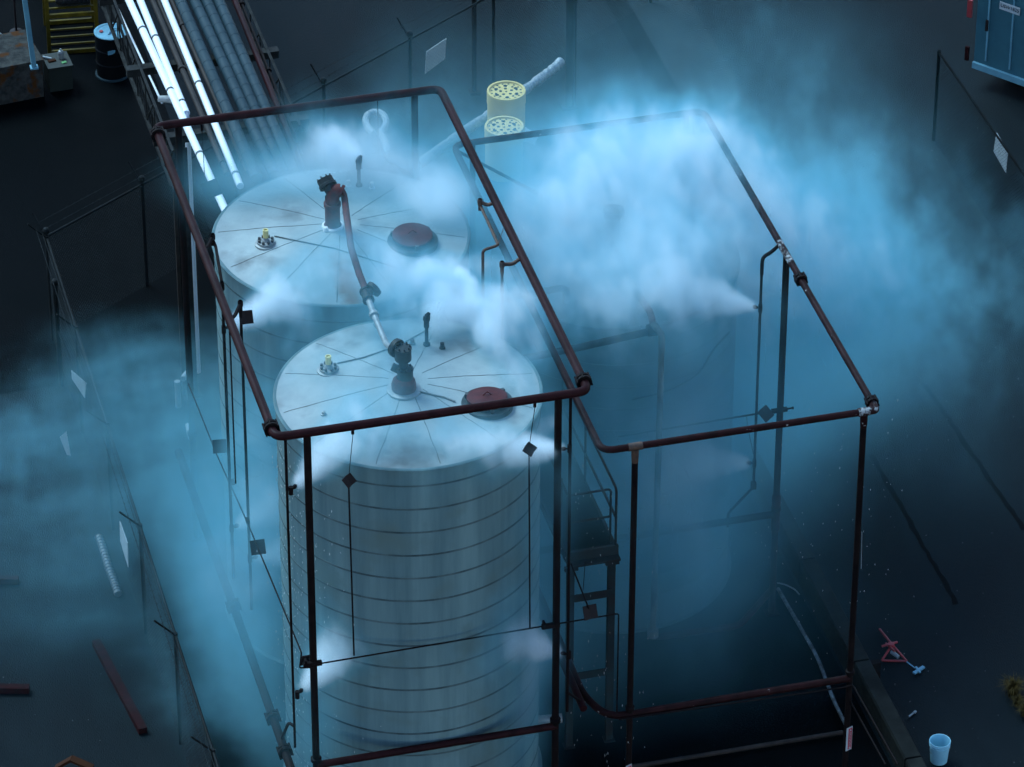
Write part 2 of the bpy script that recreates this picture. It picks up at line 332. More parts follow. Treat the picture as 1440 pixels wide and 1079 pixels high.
# short arm then a pipe running beside the rail before it drops
e2 = P(312, 398, HL-.15); mb.tube(fillet([e+Vector((0, 0, -.05)), e+Vector((.02, -.1, -.1)), e2, e2+Vector((0, 0, -5.15))], .08), .022, 10)
mb.lathe([(.02, -.08), (.036, -.06), (.036, .04), (.024, .07)], e2+Vector((0, 0, -.05)), 10)
r3 = mb.build('riser', M['dark'], lf)
noz(r3, Vector((e2.x, e2.y, PX(316, 467, e2.x).z)), (.9, .3, .2)); noz(r3, Vector((e2.x, e2.y, PX(329, 752, e2.x).z)), (.9, .3, .15))
mb, e = swing((322, 428), (338, 427), HL, 0, None, None); mb.tube([e, e+Vector((0, 0, -5.3))], .021, 10)
r4 = mb.build('riser', M['dark'], lf); noz(r4, Vector((e.x, e.y, PX(353, 790, e.x).z)), (.9, -.1, .15))
mb = MB(); a = P(323, 466, HL-.5); mb.tube([a, a+Vector((0, 0, -2.6))], .012, 8); mb.build('thin_riser', M['dark'], lf)
def heat_plate(par, c, ax, s=.2, rot=0., m=None):
    """small square collector plate, slightly dished, facing ax"""
    q = Vector(ax).to_track_quat('Z', 'Y').to_matrix() @ Matrix.Rotation(rot, 3, 'Z')
    mb = MB(); vs = []
    for z in (.012, -.006):
        for y in (-1, 0, 1):
            for x in (-1, 0, 1): vs.append(Vector(c)+q @ Vector((x*s/2, y*s/2, z-(.018 if x == 0 else 0))))
    fs = []
    for k in (0, 9):
        for y in (0, 1):
            for x in (0, 1):
                f = (k+y*3+x, k+y*3+x+1, k+y*3+x+4, k+y*3+x+3); fs.append(f if k == 0 else tuple(reversed(f)))
    for a_, b_ in ((0, 1), (1, 2), (2, 5), (5, 8), (8, 7), (7, 6), (6, 3), (3, 0)): fs.append((a_, a_+9, b_+9, b_))
    mb.add(vs, fs); mb.tube([Vector(c)-q @ Vector((0, 0, .02)), Vector(c)-q @ Vector((0, 0, .08))], .02, 8)
    return mb.build('heat_plate', m or M['plate'], par)
# pilot line, left side and front
xl = .18
pl = [PX(265, 540, xl), PX(305, 640, xl), PX(348, 735, xl), PX(424, 918, xl)]
zf = PY(440, 935).z
mb = MB(); pts = [pl[0], pl[1], pl[2], pl[3], (PY(420, 928).x, -.05, zf+.02), (PY(440, 935).x, -.06, zf)]
mb.tube(fillet(pts, .05), .011, 8)
a, b = PY(440, 935, -.06), PY(870, 863, -.06)
mb.tube(fillet([a, b, b+Vector((0, 0, PY(866, 1004, -.06).z-b.z))], .04), .0115, 8)
for px in ((327, 678), (348, 732)):
    c = PX(*px, xl); mb.box(c, (.05, .09, .05))
for c in (a, PY(775, 881, -.06)): mb.box(c+Vector((0, .02, 0)), (.26, .05, .07)); mb.box(c+Vector((-.1, .02, .03)), (.03, .07, .12))
pil = mb.build('pilot_line', M['dark'], lf)
heat_plate(pil, PX(307, 632, xl)+Vector((.02, 0, .05)), (-.1, -.8, .5), .2, .0)
heat_plate(pil, PX(360, 775, xl)+Vector((.03, 0, .06)), (-.2, -.8, .5), .21, .12)
heat_plate(pil, PY(432, 927, .1), (-.3, .9, .3), .2, .1)
heat_plate(pil, PY(830, 861, -.08), (.1, -.9, .4), .2, .0)
mb = MB(); mb.tube([PY(828, 856, -.06), PY(803, 793, -.06)], .012, 6); mb.tube([PY(820, 830, -.06), PY(823, 790, -.06)], .005, 6); mb.build('brace_rod', M['dark'], pil)
heat_plate(r4, Vector((e.x+.07, e.y-.02, PX(344, 460, e.x).z)), (-.1, -.9, .35), .19, .05)
# hanging rods with diamond plates on the front rail
for (x0, y0), (x1, y1), (x2, y2), rot in (((496, 606), (491, 676), (495, 922), .5), ((752, 569), (745, 632), (743, 883), .78)):
    t = PY(x0, y0, 0.0); t.z = HL; c = PY(x1, y1, -.03); bt = PY(x2, y2, -.05)
    mb = MB(); mb.tube([t+Vector((0, 0, -.03)), t+Vector((0, 0, -.13))], .022, 8); mb.tube([t+Vector((0, -.02, -.1)), c+Vector((0, .03, .02))], .005, 6)
    mb.tube([c+Vector((0, .04, 0)), Vector((c.x+.01, -.05, bt.z))], .012, 8)
    hr = mb.build('hanging_rod', M['dark'], lf); heat_plate(hr, c, (.15, -.9, .35), .155, rot)
# rear rail hangers
t = PY(284, 178, L1); t.z = HL
mb = MB(); mb.tube([t+Vector((0, 0, -.05)), t+Vector((0, 0, -.18))], .022, 8); mb.tube([t+Vector((0, 0, -.15)), t+Vector((.0, -.05, -1.0)), PY(296, 262, L1-.2)+Vector((0, .05, 0))], .006, 6)
hr = mb.build('hanging_rod', M['dark'], lf); heat_plate(hr, PY(297, 266, L1-.2), (.1, -.75, .65), .25, .15)
t = PY(531, 140, L1); mb = MB(); mb.tube([(t.x, L1, HL-.05), (t.x, L1, HL-1.05)], .008, 6); mb.tube([(t.x, L1, HL-.75), (t.x+.12, L1-.05, HL-1.1), PY(590, 252, L1)], .018, 8)
hr = mb.build('hanging_rod', M['dark'], lf); heat_plate(hr, PY(577, 246, L1), (.1, -.6, .8), .22, .1)
# right side swing arms
mb, e = swing((697, 276), (675, 284), HL, W1, None, None)
e2 = P(701, 345, HL-.1); e3 = P(679, 352, HL-.14)
mb.tube(fillet([e+Vector((0, 0, -.05)), e+Vector((.01, -.1, -.08)), e2, e3, e3+Vector((0, 0, -2.6))], .06), .022, 10)
mb.tube([e2+Vector((0, 0, .02)), P(711, 312, HL)], .005, 6)
r5 = mb.build('riser', M['rustelbow'], lf); NOZ.append((e3+Vector((-.1, 0, -.6)), Vector((-.9, .2, .2))))
mb, e = swing((735, 362), (706, 372), HL, W1, None, None); mb.tube([e, e+Vector((0, 0, -2.8))], .022, 10)
r6 = mb.build('riser', M['rustelbow'], lf); NOZ.append((e+Vector((-.1, 0, -.75)), Vector((-.9, -.2, .2))))

# ------------------------------------------------------------------ right pipe frame
EX, W2, L2, HR = 4.516, 3.923, 8.253, 6.5
rf = thing('deluge_pipework', 'lower pipe frame with flaking paint enclosing the thick mist cloud', 'pipe frame', (EX, 0, 0), 'deluge pipe frames')
mb = MB(); rq = .05
mb.tube(fillet([(EX,0,HR), (EX+W2,0,HR), (EX+W2,L2,HR), (EX,L2,HR)], .2, 6, True), rq, 16, closed=True)
rail = mb.build('top_rail', M['worn'], rf)
yp = PX(1106, 362, EX+W2).y
yp = PX(1106, 362, EX+W2).y
for p in ((EX+W2, .2, HR), (EX+W2, PX(1126, 390, EX+W2).y, HR)):
    mb = MB(); coupling(mb, p, (0, 1, 0), rq); mb.build('coupling', M['dark'], rail)
mb = MB(); mb.tube([(EX+W2-.26, 0, HR), (EX+W2-.1, 0, HR)], .062, 14); mb.build('tee_fitting', M['flaky'], rail)
mb = MB(); mb.tube(fillet([(EX+W2-.12, 0, HR), (EX+W2, 0, HR), (EX+W2, .15, HR)], .2, 6), .055, 14); mb.build('elbow', M['flaky'], rail)
mb = MB(); mb.tube([(EX+W2, yp-.25, HR), (EX+W2, yp+.35, HR)], .053, 14); mb.build('patched_length', M['flaky'], rail)
mb = MB(); xx = PY(893, 636).x; mb.tube([(xx-.1, 0, HR), (xx+.1, 0, HR)], .058, 14); mb.build('tee_fitting', M['rustelbow'], rail)
fl = post(PY(893, 640).x, 0, HR, .045, M['dark'], rf, weldcol=M['rustelbow'])
fr = post(PY(1215, 585).x, 0, HR, .045, M['dark'], rf, weldcol=M['worn'])
sp = post(EX+W2, yp, HR, .05, M['dark'], rf)
post(PY(965, 168, L2).x, L2, HR, .045, M['dark'], rf); post(EX+.3, L2, HR, .045, M['dark'], rf)
mb = MB(); mb.lathe([(.052, -.35), (.066, -.3), (.066, .3), (.052, .35)], (EX+W2, yp, z1+.02), 14); mb.build('sleeve', M['red'], sp)
mb = MB(); mb.tube(fillet([(PY(1215, 585).x, 0, 1.86), (EX+.16, 0, 1.86), (EX-.05, .55, 1.86), (EX-.05, L2-1, 1.95)], .3, 6), .055, 14); mb.build('lower_rail', M['worn'], rf)
mb = MB(); mb.tube([(EX+.2, yp, z1), (EX+W2-.04, yp, z1)], .055, 12); mb.build('lower_rail', M['dark'], rf)
mb = MB(); a, b = PY(870, 1012, -.09), PY(1185, 967, -.09)
mb.tube([a, b], .012, 8); mb.tube(fillet([b, b+Vector((.15, 0, .02)), P(1262, 1075, b.z-.3)], .05), .014, 8); mb.tube([PY(1195, 985, 0), P(1245, 1075, 1.2)], .014, 8)
mb.tube([PY(918, 1007, -.09), PY(918, 1000, 0)], .01, 6)
pil = mb.build('pilot_line', M['dark'], rf)
mb = MB(); a, b = PY(870, 614, yp), PY(1114, 574, yp)
mb.tube([a, b], .014, 8)
for c in (PY(1096, 577, yp),): mb.box(c, (.24, .06, .05)); mb.tube([b-Vector((.0, 0, 0)), b+Vector((.02, 0, 0))], .022, 8)
mb.tube([PY(1050, 584, yp), PY(1051, 600, yp), PY(1061, 645, yp), PY(1057, 660, yp)], .004, 6)
pil = mb.build('pilot_line', M['dark'], rf); heat_plate(pil, PY(1077, 582, yp-.08), (.3, -.6, .75), .2, .2)
# swing arm riser inside the right rail
a = PX(1097, 350, EX+W2); a.z = HR; el = P(1072, 362, HR); bt = PY(1058, 685, el.y)
mb = MB(); mb.tube(fillet([a, a.lerp(el, .5)+Vector((0, 0, -.03)), el, el+Vector((0, 0, -.3))], .1), .028, 10)
mb.tube([el+Vector((0, 0, -.25)), Vector((el.x, el.y, bt.z))], .021, 10); mb.box((el.x, el.y, bt.z+.03), (.07, .07, .12))
d = PY(1024, 722, el.y); mb.tube(fillet([(el.x, el.y, bt.z), d, d+Vector((0, 0, -.25))], .05), .02, 8)
r7 = mb.build('riser', M['dark'], rf)
noz(r7, Vector((el.x, el.y, PY(1066, 434, el.y).z)), (-.9, .1, .3)); noz(r7, Vector((el.x, el.y, PY(1058, 652, el.y).z)), (-.9, .1, .15))
# looped riser by the left rail, and one at the rear
c = PY(797, 412, 5.0)
mb = MB(); mb.tube(fillet([PY(690, 424, 5.0), PY(797, 404, 5.0), PY(797, 480, 5.0), (c.x, 5.0, 2)], .12), .05, 12); mb.build('riser', M['dark'], rf)
mb = MB(); c = PY(793, 296, L2-.6); mb.tube(fillet([(EX, L2-.1, HR-.02), PY(752, 270, L2-.3), c, (c.x, L2-.6, 3)], .08), .024, 10); mb.lathe([(.03, -.12), (.045, -.1), (.045, .02), (.03, .06)], c, 10); mb.build('riser', M['dark'], rf)
# warning plates
def warn(par, px, yv, h):
    c = PY(*px, yv); d = Vector((.35, -.93, 0)); q = Matrix.Rotation(math.atan2(.35, .93), 3, 'Z')
    mb = MB(); mb.box(c, (.105, .006, h), q); o = mb.build('warning_plate', M['sign'], par)
    n = q @ Vector((0, -1, 0)); u = q @ Vector((1, 0, 0))
    mb = MB(); mb.box(c+n*.0045+u*.012, (.062, .004, h*.9), q); pa = mb.build('red_panel', M['signred'], o)
    mb = MB(); cc = c+n*.0085+u*.012
    tri = [cc+Vector((0, 0, h*.42)), cc+u*-.02+Vector((0, 0, h*.34)), cc+u*.02+Vector((0, 0, h*.34))]
    mb.add(tri, [(0, 1, 2)])
    rnd = random.Random(4); z = h*.28
    while z > -h*.3:      # the word runs up the plate, too small to read
        s = rnd.uniform(.014, .024); mb.box(cc+Vector((0, 0, z-s/2)), (.03, .002, s*.35), q); mb.box(cc+u*rnd.choice((-.012, .012))+Vector((0, 0, z-s/2)), (.006, .002, s), q); z -= s+.012
    mb.lathe([(0, .001), (.016, .001)], cc+Vector((0, 0, -h*.39)), 14, axis=n)
    mb.build('lettering', M['sign'], pa)
warn(fr, (1194, 1039), -.055, .42); warn(fl, (884, 1092), -.055, .42)
mb = MB(); mb.tube([PY(1212, 748, -.02), PY(1211, 800, -.02)], .006, 6); mb.build('tag_strip', M['cable'], fr)

# ------------------------------------------------------------------ tanks
TR, TH = 1.905, 6.62
def tank(label, cx, cy, h, r=TR, nseam=12, rot=0.1):
    t = thing('storage_tank', label, 'tank', (cx, cy, 0), 'steel storage tanks')
    pr, mi = [], []
    pr.append((r+.06, 0)); pr.append((r+.06, .02)); mi.append(0); pr.append((r, .02)); mi.append(0)
    z = h-.285
    zs = []
    k = 0
    while z > .3: zs.append(z); z -= .388
    for z in reversed(zs):
        pr += [(r, z-.016), (r+.005, z-.014), (r+.005, z+.012), (r, z+.014)]; mi += [0, 1, 1, 1]
        # the top two joints are only seams, the rest lapped bands
    pr.append((r, h-.035)); mi.append(0); pr += [(r+.03, h-.03), (r+.035, h-.008), (r+.02, h+.006), (r-.01, h+.004)]; mi += [0, 0, 0, 0]
    mb = MB(); mb.lathe(pr, (cx, cy, 0), 128, mi); sh = mb.build('shell', [M['shell'], M['band']], t)
    rise = .2
    mb = MB(); n = 10; prof = [((r-.012)*(1-i/n), h+.004+rise*(1-(1-i/n)**1.25)) for i in range(n+1)]
    mb.lathe(prof, (cx, cy, 0), 128)
    zr = lambda q: h+.004+rise*(1-(q/(r-.012))**1.25)
    # radial lap seams of the roof sheets, with some squeezed-out sealant
    rnd = random.Random(int(cx*10+cy*10))
    for k in range(nseam):
        a = rot+2*math.pi*k/nseam+rnd.uniform(-.03, .03); vs = []; m_ = 14
        for i in range(m_+1):
            q = .28+(r-.34)*i/m_; w = .003+.005*rnd.random(); jx = rnd.uniform(-.006, .006)
            o = Vector((math.cos(a), math.sin(a), 0)); s_ = Vector((-o.y, o.x, 0)); b = Vector((cx, cy, 0))+o*q+s_*jx
            vs += [b-s_*w+Vector((0, 0, zr(q)+.001)), b+Vector((0, 0, zr(q)+.006)), b+s_*w+Vector((0, 0, zr(q)+.001))]
        fs = [f for i in range(m_) for f in ((3*i, 3*i+1, 3*i+4, 3*i+3), (3*i+1, 3*i+2, 3*i+5, 3*i+4))]
        mb.add(vs, fs, 1)
    rfo = mb.build('roof', [M['roof'], M['seam']], t)
    return t, sh, rfo, (lambda x, y: zr(min(math.hypot(x-cx, y-cy), r-.02)))
ft, fsh, fro, fz = tank('pale ribbed tank nearest the camera, its roof vent capped by dark valves', 2.27, 1.9, TH-.02, r=1.83, rot=-1.5708+.02)
bt_, bsh, bro, bz = tank('pale tank behind the front one, a red vent pipe rising from its roof', 2.29, 6.08, TH-.03, r=1.85, rot=.25)
tt, tsh, tro, tz = tank('shorter tank almost hidden in the thick mist inside the lower frame', 6.42, 6.0, 5.55, r=1.82, rot=.4)

def on_roof(px, z=TH+.12, fz_=None):
    p = P(*px, z)
    for _ in range(3): p = P(*px, fz_(p.x, p.y))
    return p
def manhole(par, c, r_neck, r_lid, h, tilt, collar):
    mb = MB(); mb.lathe([(collar, -.05), (collar, .035), (collar-.02, .045), (r_neck, .05), (r_neck, h), (r_neck+.04, h), (r_neck+.04, h+.025), (0, h+.025)], c, 40)
    o = mb.build('manhole', M['collar'], par)
    q = Matrix.Rotation(tilt, 3, 'X'); ax = q @ Vector((0, 0, 1)); cc = Vector(c)+Vector((0, 0, h+.03))
    mb = MB(); mb.lathe([(r_lid, 0), (r_lid+.012, .006), (r_lid+.012, .026), (r_lid*.96, .034), (r_lid*.55, .045), (0, .055)], cc, 40, axis=ax)
    mb.tube([cc+ax*.05+Vector((-.06, 0, 0)), cc+ax*.10, cc+ax*.05+Vector((.06, 0, 0))], .008, 6)
    lid = mb.build('lid', M['lid'], o)
    for k in range(3):
        mb = MB(); a = 2.1*k+.5; mb.box(Vector(c)+Vector((math.cos(a)*(r_neck+.05), math.sin(a)*(r_neck+.05), h)), (.05, .05, .09), a); mb.build('clamp', M['bolt'], o)
def gauge(par, c, r, capm, hcap=.13):
    mb = MB(); mb.lathe([(r*1.25, -.02), (r*1.25, .012), (r, .02), (r, .05), (r*.45, .055), (.035, .09), (.035, .13)], c, 28); o = mb.build('flange', M['gasket'], par)
    for k in range(8):
        a = k*math.pi/4+.2; mb = MB(); mb.cyl(Vector(c)+Vector((math.cos(a)*r*.78, math.sin(a)*r*.78, .05)), Vector(c)+Vector((math.cos(a)*r*.78, math.sin(a)*r*.78, .085)), .021, n=6)
        mb.build('bolt', M['bolt'], o)
    mb = MB(); mb.lathe([(.03, .11), (.042, .115), (.042, .11+hcap), (.03, .11+hcap), (.028, .11+hcap-.02), (0, .11+hcap-.02)], c, 16); mb.build('cap', capm, o)
def standpipe(par, c, top, m):
    c = Vector(c); h = top
    mb = MB(); mb.tube([c-Vector((0, 0, .02)), c+Vector((0, 0, h*.62))], .026, 12); mb.lathe([(.04, 0), (.05, .01), (.05, .04), (.03, .05)], c, 12)
    mb.tube([c+Vector((0, 0, h*.6)), c+Vector((0, 0, h*.82))], .04, 12); mb.tube([c+Vector((0, 0, h*.8)), c+Vector((.01, .02, h*.9))], .05, 12); mb.tube([c+Vector((.01, .02, h*.9)), c+Vector((.05, .03, h))], [.045, .022], 10)
    return mb.build('spray_standpipe', m, par)
def stub(par, px, fz_, capm, h=.1, r=.03):
    c = on_roof(px, fz_=fz_); mb = MB(); mb.lathe([(r*1.5, -.02), (r*1.5, .015), (r*.9, .02), (r*.9, h*.4), (r, h*.4), (r, h), (0, h+.01)], c, 14)
    return mb.build('roof_stub', capm, par)
# --- rear tank roof
c = on_roof((580, 340), fz_=bz); manhole(bt_, c, .25, .28, .07, .06, .37)
gauge(bt_, on_roof((374, 343), fz_=bz), .13, M['yellowcap'])
sp1 = standpipe(bt_, on_roof((505, 262), fz_=bz), .5, M['dark'])
stub(bt_, (490, 262), bz, M['whitecap'], .1); stub(bt_, (523, 265), bz, M['whitecap'], .1)
vx = 2.3
vb = on_roof((468, 318), fz_=bz)
mb = MB(); mb.lathe([(.13, -.03), (.13, .03), (.11, .04), (.11, .34), (.125, .345), (.125, .40), (.105, .41), (.105, .5)], vb, 24); vent = mb.build('roof_vent', M['redvalve'], bt_)
mb = MB(); mb.lathe([(.16, -.03), (.16, .012), (.13, .03)], vb, 24); mb.lathe([(.0, -.05), (.035, -.04), (.045, 0), (.03, .045), (0, .05)], vb+Vector((-.12, -.08, .0)), 12); mb.build('collar', M['whitecap'], vent)
vt = vb+Vector((0, 0, .5))
mb = MB(); mb.tube(fillet([vt-Vector((0, 0, .06)), vt+Vector((.03, 0, .1)), vt+Vector((.12, -.02, .1))], .08), .1, 18)
mb.tube([vt+Vector((.11, -.03, .12)), vt+Vector((.145, -.05, .10))], .09, 18)
mb.build('elbow', M['redvalve'], vent)
mb = MB(); ax = Vector((-.25, .75, .55)).normalized(); q0 = vt+Vector((-.02, .02, .1))
mb.lathe([(.08, -.02), (.09, .06), (.135, .06), (.135, .1), (.12, .11), (.12, .19), (0, .2)], q0, 20, axis=ax)
qq = ax.to_track_quat('Z', 'Y').to_matrix()
for k in range(8):
    a = k*math.pi/4; o_ = qq @ Vector((math.cos(a)*.105, math.sin(a)*.105, 0)); mb.tube([q0+o_+ax*.05, q0+o_+ax*.22], .010, 6)
mb.build('blind_flange', M['valve'], vent)
# conduits lying across the roofs
def conduit(par, pts, fz_, r=.009, m='seam', lift=.012):
    w = []
    for a, b in zip(pts, pts[1:]):
        for k in range(6):
            t = k/6; c = on_roof((a[0]+(b[0]-a[0])*t, a[1]+(b[1]-a[1])*t), fz_=fz_); w.append(c+Vector((0, 0, lift)))
    w.append(on_roof(pts[-1], fz_=fz_)+Vector((0, 0, lift)))
    mb = MB(); mb.tube(w, r, 6); return mb.build('conduit', M[m], par)
conduit(bt_, [(386, 333), (470, 350), (560, 378)], bz)
# --- front tank roof
c = on_roof((685, 568), fz_=fz); manhole(ft, c, .24, .27, .065, -.1, .36)
gauge(ft, on_roof((462, 521), fz_=fz), .13, M['yellowcap'])
c = on_roof((600, 486), fz_=fz); standpipe(ft, c, .52, M['dark'])
stub(ft, (622, 490), fz, M['plate'], .09); stub(ft, (580, 484), fz, M['plate'], .08)
stub(ft, (455, 583), fz, M['gasket'], .05, .028); stub(ft, (479, 603), fz, M['gasket'], .05, .022)
conduit(ft, [(474, 512), (510, 504), (560, 487), (606, 462)], fz); conduit(ft, [(590, 552), (625, 560), (640, 566)], fz, .014)
vb = on_roof((568, 548), fz_=fz)
mb = MB(); mb.lathe([(.17, -.03), (.17, .1), (.155, .16), (.11, .2), (0, .2)], vb, 24); vent = mb.build('roof_vent', M['redvalve'], ft)
mb = MB(); mb.lathe([(.24, -.02), (.24, .01), (.19, .02), (.17, .02)], vb, 28); mb.build('collar', M['gasket'], vent)
mb = MB(); v1 = vb+Vector((.02, 0, .18)); mb.lathe([(.09, 0), (.11, .01), (.11, .14), (.118, .145), (.118, .17), (0, .18)], v1, 22); mb.tube([v1+Vector((-.04, .05, .1)), v1+Vector((-.16, .1, .16))], .06, 14)
for k in range(6): a = k*1.047+.4; mb.tube([v1+Vector((math.cos(a)*.09, math.sin(a)*.09, .16)), v1+Vector((math.cos(a)*.09, math.sin(a)*.09, .2))], .014, 6)
mb.build('valve_body', M['valve'], vent)
mb = MB(); v2 = v1+Vector((-.02, .02, .17)); mb.lathe([(.06, 0), (.07, .12), (.115, .14), (.115, .30), (.12, .31), (.12, .33), (0, .34)], v2, 22)
ax = Vector((-.55, .8, .1)).normalized(); mb.tube([v2+Vector((0, 0, .24)), v2+Vector((0, 0, .24))+ax*.16], .08, 16); mb.lathe([(.07, .1), (.135, .1), (.135, .14), (.125, .15), (.125, .17), (0, .17)], v2+Vector((0, 0, .26)), 22, axis=ax)
for k in range(8):
    a = k*.785; mb.tube([v2+Vector((math.cos(a)*.095, math.sin(a)*.095, .31)), v2+Vector((math.cos(a)*.095, math.sin(a)*.095, .365))], .013, 6)
mb.build('valve_body', M['valve'], vent)
# --- vapour pipe from the rear vent to the front vent
zv = TH+.62
vp = thing('vapour_pipe', 'long red pipe between the two tank roofs with a dark flanged valve midway', 'pipe', P(500, 360, zv))
pts = [P(484, 275, zv), P(487, 300, zv), P(494, 350, zv-.01), P(505, 385, zv-.03), P(516, 412, zv-.05)]
mb = MB(); mb.tube(fillet([vt+Vector((.13, -.03, .11))]+pts, .1), .05, 14); mb.build('pipe_run', M['redvalve'], vp)
v = P(516, 416, zv-.05); d = (P(525, 440, zv-.06)-P(505, 385, zv-.03)).normalized()
mb = MB(); mb.lathe([(.05, -.12), (.085, -.12), (.085, -.09), (.07, -.08), (.075, .0), (.07, .08), (.085, .09), (.085, .12), (.05, .12)], v, 18, axis=d)
mb.tube([v, v+Vector((.1, .06, .04))], .05, 14); mb.lathe([(.05, .1), (.115, .11), (.12, .14), (.115, .17), (.04, .18), (0, .18)], v, 22, axis=Vector((.8, .45, .35)))
mb.build('valve', M['valve'], vp)
mb = MB(); mb.tube(fillet([v+d*.1, P(526, 443, zv-.06), P(543, 484, zv-.1), vb+Vector((-.14, .15, .62))], .1), .042, 14); mb.lathe([(.04, -.03), (.07, -.03), (.07, .03), (.04, .03)], P(526, 443, zv-.06), 14, axis=d); mb.build('pipe_run', M['gasket'], vp)
# rust streak under the vapour pipe: wear on the roof sheet itself
rm = M['roof'].copy(); rm.name = 'rust_streaked_roof_paint'; bro.data.materials[0] = rm
nt_ = rm.node_tree; N_, L_n = nt_.nodes, nt_.links; b_ = N_['Principled BSDF']; src = b_.inputs['Base Color'].links[0].from_socket
tc_ = N_.new('ShaderNodeTexCoord'); wn_ = N_.new('ShaderNodeTexNoise'); wn_.inputs['Scale'].default_value = 7; L_n.new(tc_.outputs['Object'], wn_.inputs['Vector'])
pc = P(488, 394, TH+.1)
v1_ = N_.new('ShaderNodeVectorMath'); v1_.operation = 'SUBTRACT'; L_n.new(tc_.outputs['Object'], v1_.inputs[0]); v1_.inputs[1].default_value = pc
v2_ = N_.new('ShaderNodeVectorMath'); v2_.operation = 'MULTIPLY'; L_n.new(v1_.outputs[0], v2_.inputs[0]); v2_.inputs[1].default_value = (5.5, 1.25, 0)
v3_ = N_.new('ShaderNodeVectorMath'); v3_.operation = 'LENGTH'; L_n.new(v2_.outputs[0], v3_.inputs[0])
ma_ = N_.new('ShaderNodeMath'); ma_.operation = 'MULTIPLY_ADD'; L_n.new(wn_.outputs['Fac'], ma_.inputs[0]); ma_.inputs[1].default_value = .9; L_n.new(v3_.outputs['Value'], ma_.inputs[2])
mr_ = N_.new('ShaderNodeMapRange'); mr_.inputs[1].default_value = 1.6; mr_.inputs[2].default_value = .8; L_n.new(ma_.outputs[0], mr_.inputs[0])
mx_ = N_.new('ShaderNodeMix'); mx_.data_type = 'RGBA'; mx_.inputs[7].default_value = (.26, .085, .018, 1); L_n.new(src, mx_.inputs[6]); L_n.new(mr_.outputs[0], mx_.inputs[0]); L_n.new(mx_.outputs[2], b_.inputs['Base Color'])
# --- hidden tank roof
c = P(862, 335, 5.72)
mb = MB(); mb.lathe([(.14, -.1), (.14, .03), (.11, .05), (.11, .4), (.16, .42), (.16, .5), (0, .52)], c, 20); mb.build('roof_vent', M['valve'], tt)
gauge(tt, on_roof((928, 398), 5.65, tz), .13, M['yellowcap'])
conduit(tt, [(895, 385), (925, 410), (940, 425)], tz)
pt = [Vector((6.42+1.86*math.cos(a), 6.0+1.86*math.sin(a), z)) for a, z in ((-1.7, 4.3), (-1.4, 4.35), (-1.1, 4.45), (-.95, 4.75), (-.7, 4.78))]
mb = MB(); mb.tube(fillet(pt, .2), .015, 6); mb.build('conduit', M['dark'], tt)
tsh.data.materials[0] = M['mistedshell']; tro.data.materials[0] = M['mistedshell']  # shell colour darkened on this tank so it fades into the mist
# standpipe of the hidden tank
s0 = P(918, 890, .3); stp = thing('fill_pipe', 'mottled upright fill pipe with white elbow rising beside the hidden tank', 'pipe', (s0.x, s0.y, 0))
ztop = PY(930, 478, s0.y).z
mb = MB(); mb.tube([s0, (s0.x+.03, s0.y, ztop-.15)], .045, 14); mb.lathe([(.045, -.07), (.085, -.06), (.085, .06), (.045, .08)], s0, 14); mb.build('pipe_run', M['greenish'], stp)
mb = MB(); mb.tube(fillet([(s0.x+.03, s0.y, ztop-.17), (s0.x+.03, s0.y, ztop+.1), (s0.x-.05, s0.y+.2, ztop+.16)], .12), .05, 14); mb.build('elbow', M['greenish'], stp)
mb = MB(); a = Vector((s0.x-.05, s0.y+.18, ztop+.15)); mb.tube([a, PY(915, 466, s0.y+.2), PY(818, 488, s0.y+.25), PY(700, 512, s0.y+.3)], .055, 14); mb.lathe([(.05, -.09), (.09, -.08), (.09, .08), (.05, .09)], PY(918, 464, s0.y+.2), 14, axis=(1, 0, 0)); mb.build('pipe_run', M['dark'], stp)
mb = MB(); mb.tube(fillet([a, PY(915, 440, s0.y+.4), PY(895, 410, s0.y+1.2), (6.35, 5.9, 5.9)], .2), .05, 12); mb.build('pipe_run', M['redvalve'], stp)
mb = MB(); mb.tube(fillet([s0+Vector((0, 0, -.08)), s0+Vector((.2, .0, -.1)), P(1040, 880, .2), P(1088, 826, .2)], .15), .05, 12); mb.tube([P(954, 893, .2), P(954, 893, .0)], .03, 8); mb.build('pipe_run', M['worn'], stp)
mb = MB(); mb.tube([PY(925, 826, s0.y-.06), PY(924, 860, s0.y-.06)], .006, 6); mb.build('tag_strip', M['cable'], stp)

# ------------------------------------------------------------------ catwalk between the frames
zd = 3.5
cw = thing('access_platform', 'dark narrow access platform on steel legs with a handrail beside the front tank', 'walkway', (4.9, 2, 0))
x0, x1, y0, y1 = 4.55, 5.24, 1.75, 4.6
mb = MB(); mb.box(((x0+x1)/2, (y0+y1)/2, zd), (x1-x0, y1-y0, .03))
for k in range(60): mb.box((x0+.02+(x1-x0-.04)*k/59, (y0+y1)/2, zd+.024), (.005, y1-y0, .018))
mb.build('deck', M['grate'], cw)
mb = MB(); mb.box(((x0+x1)/2, y0-.03, zd-.03), (x1-x0+.08, .05, .2)); mb.box(((x0+x1)/2, y0-.1, zd-.1), (x1-x0+.08, .16, .03))
mb.build('edge_beam', M['platform'], cw)
for x in (x0-.02, x1+.02):
    mb = MB(); mb.box((x, (y0+y1)/2+.05, zd-.07), (.035, y1-y0, .17)); mb.build('edge_beam', M['platform'], cw)
for x in (x0+.04, x1-.04):
    for y in (y0, y1):
        mb = MB(); mb.box((x, y-.02, zd/2-.09), (.10, .012, zd-.2)); mb.box((x-.045, y+.025, zd/2-.09), (.012, .085, zd-.2)); mb.box((x, y, .01), (.16, .16, .02)); mb.box((x+.0, y-.02, zd-.24), (.2, .05, .07)); mb.build('leg', M['platform'], cw)
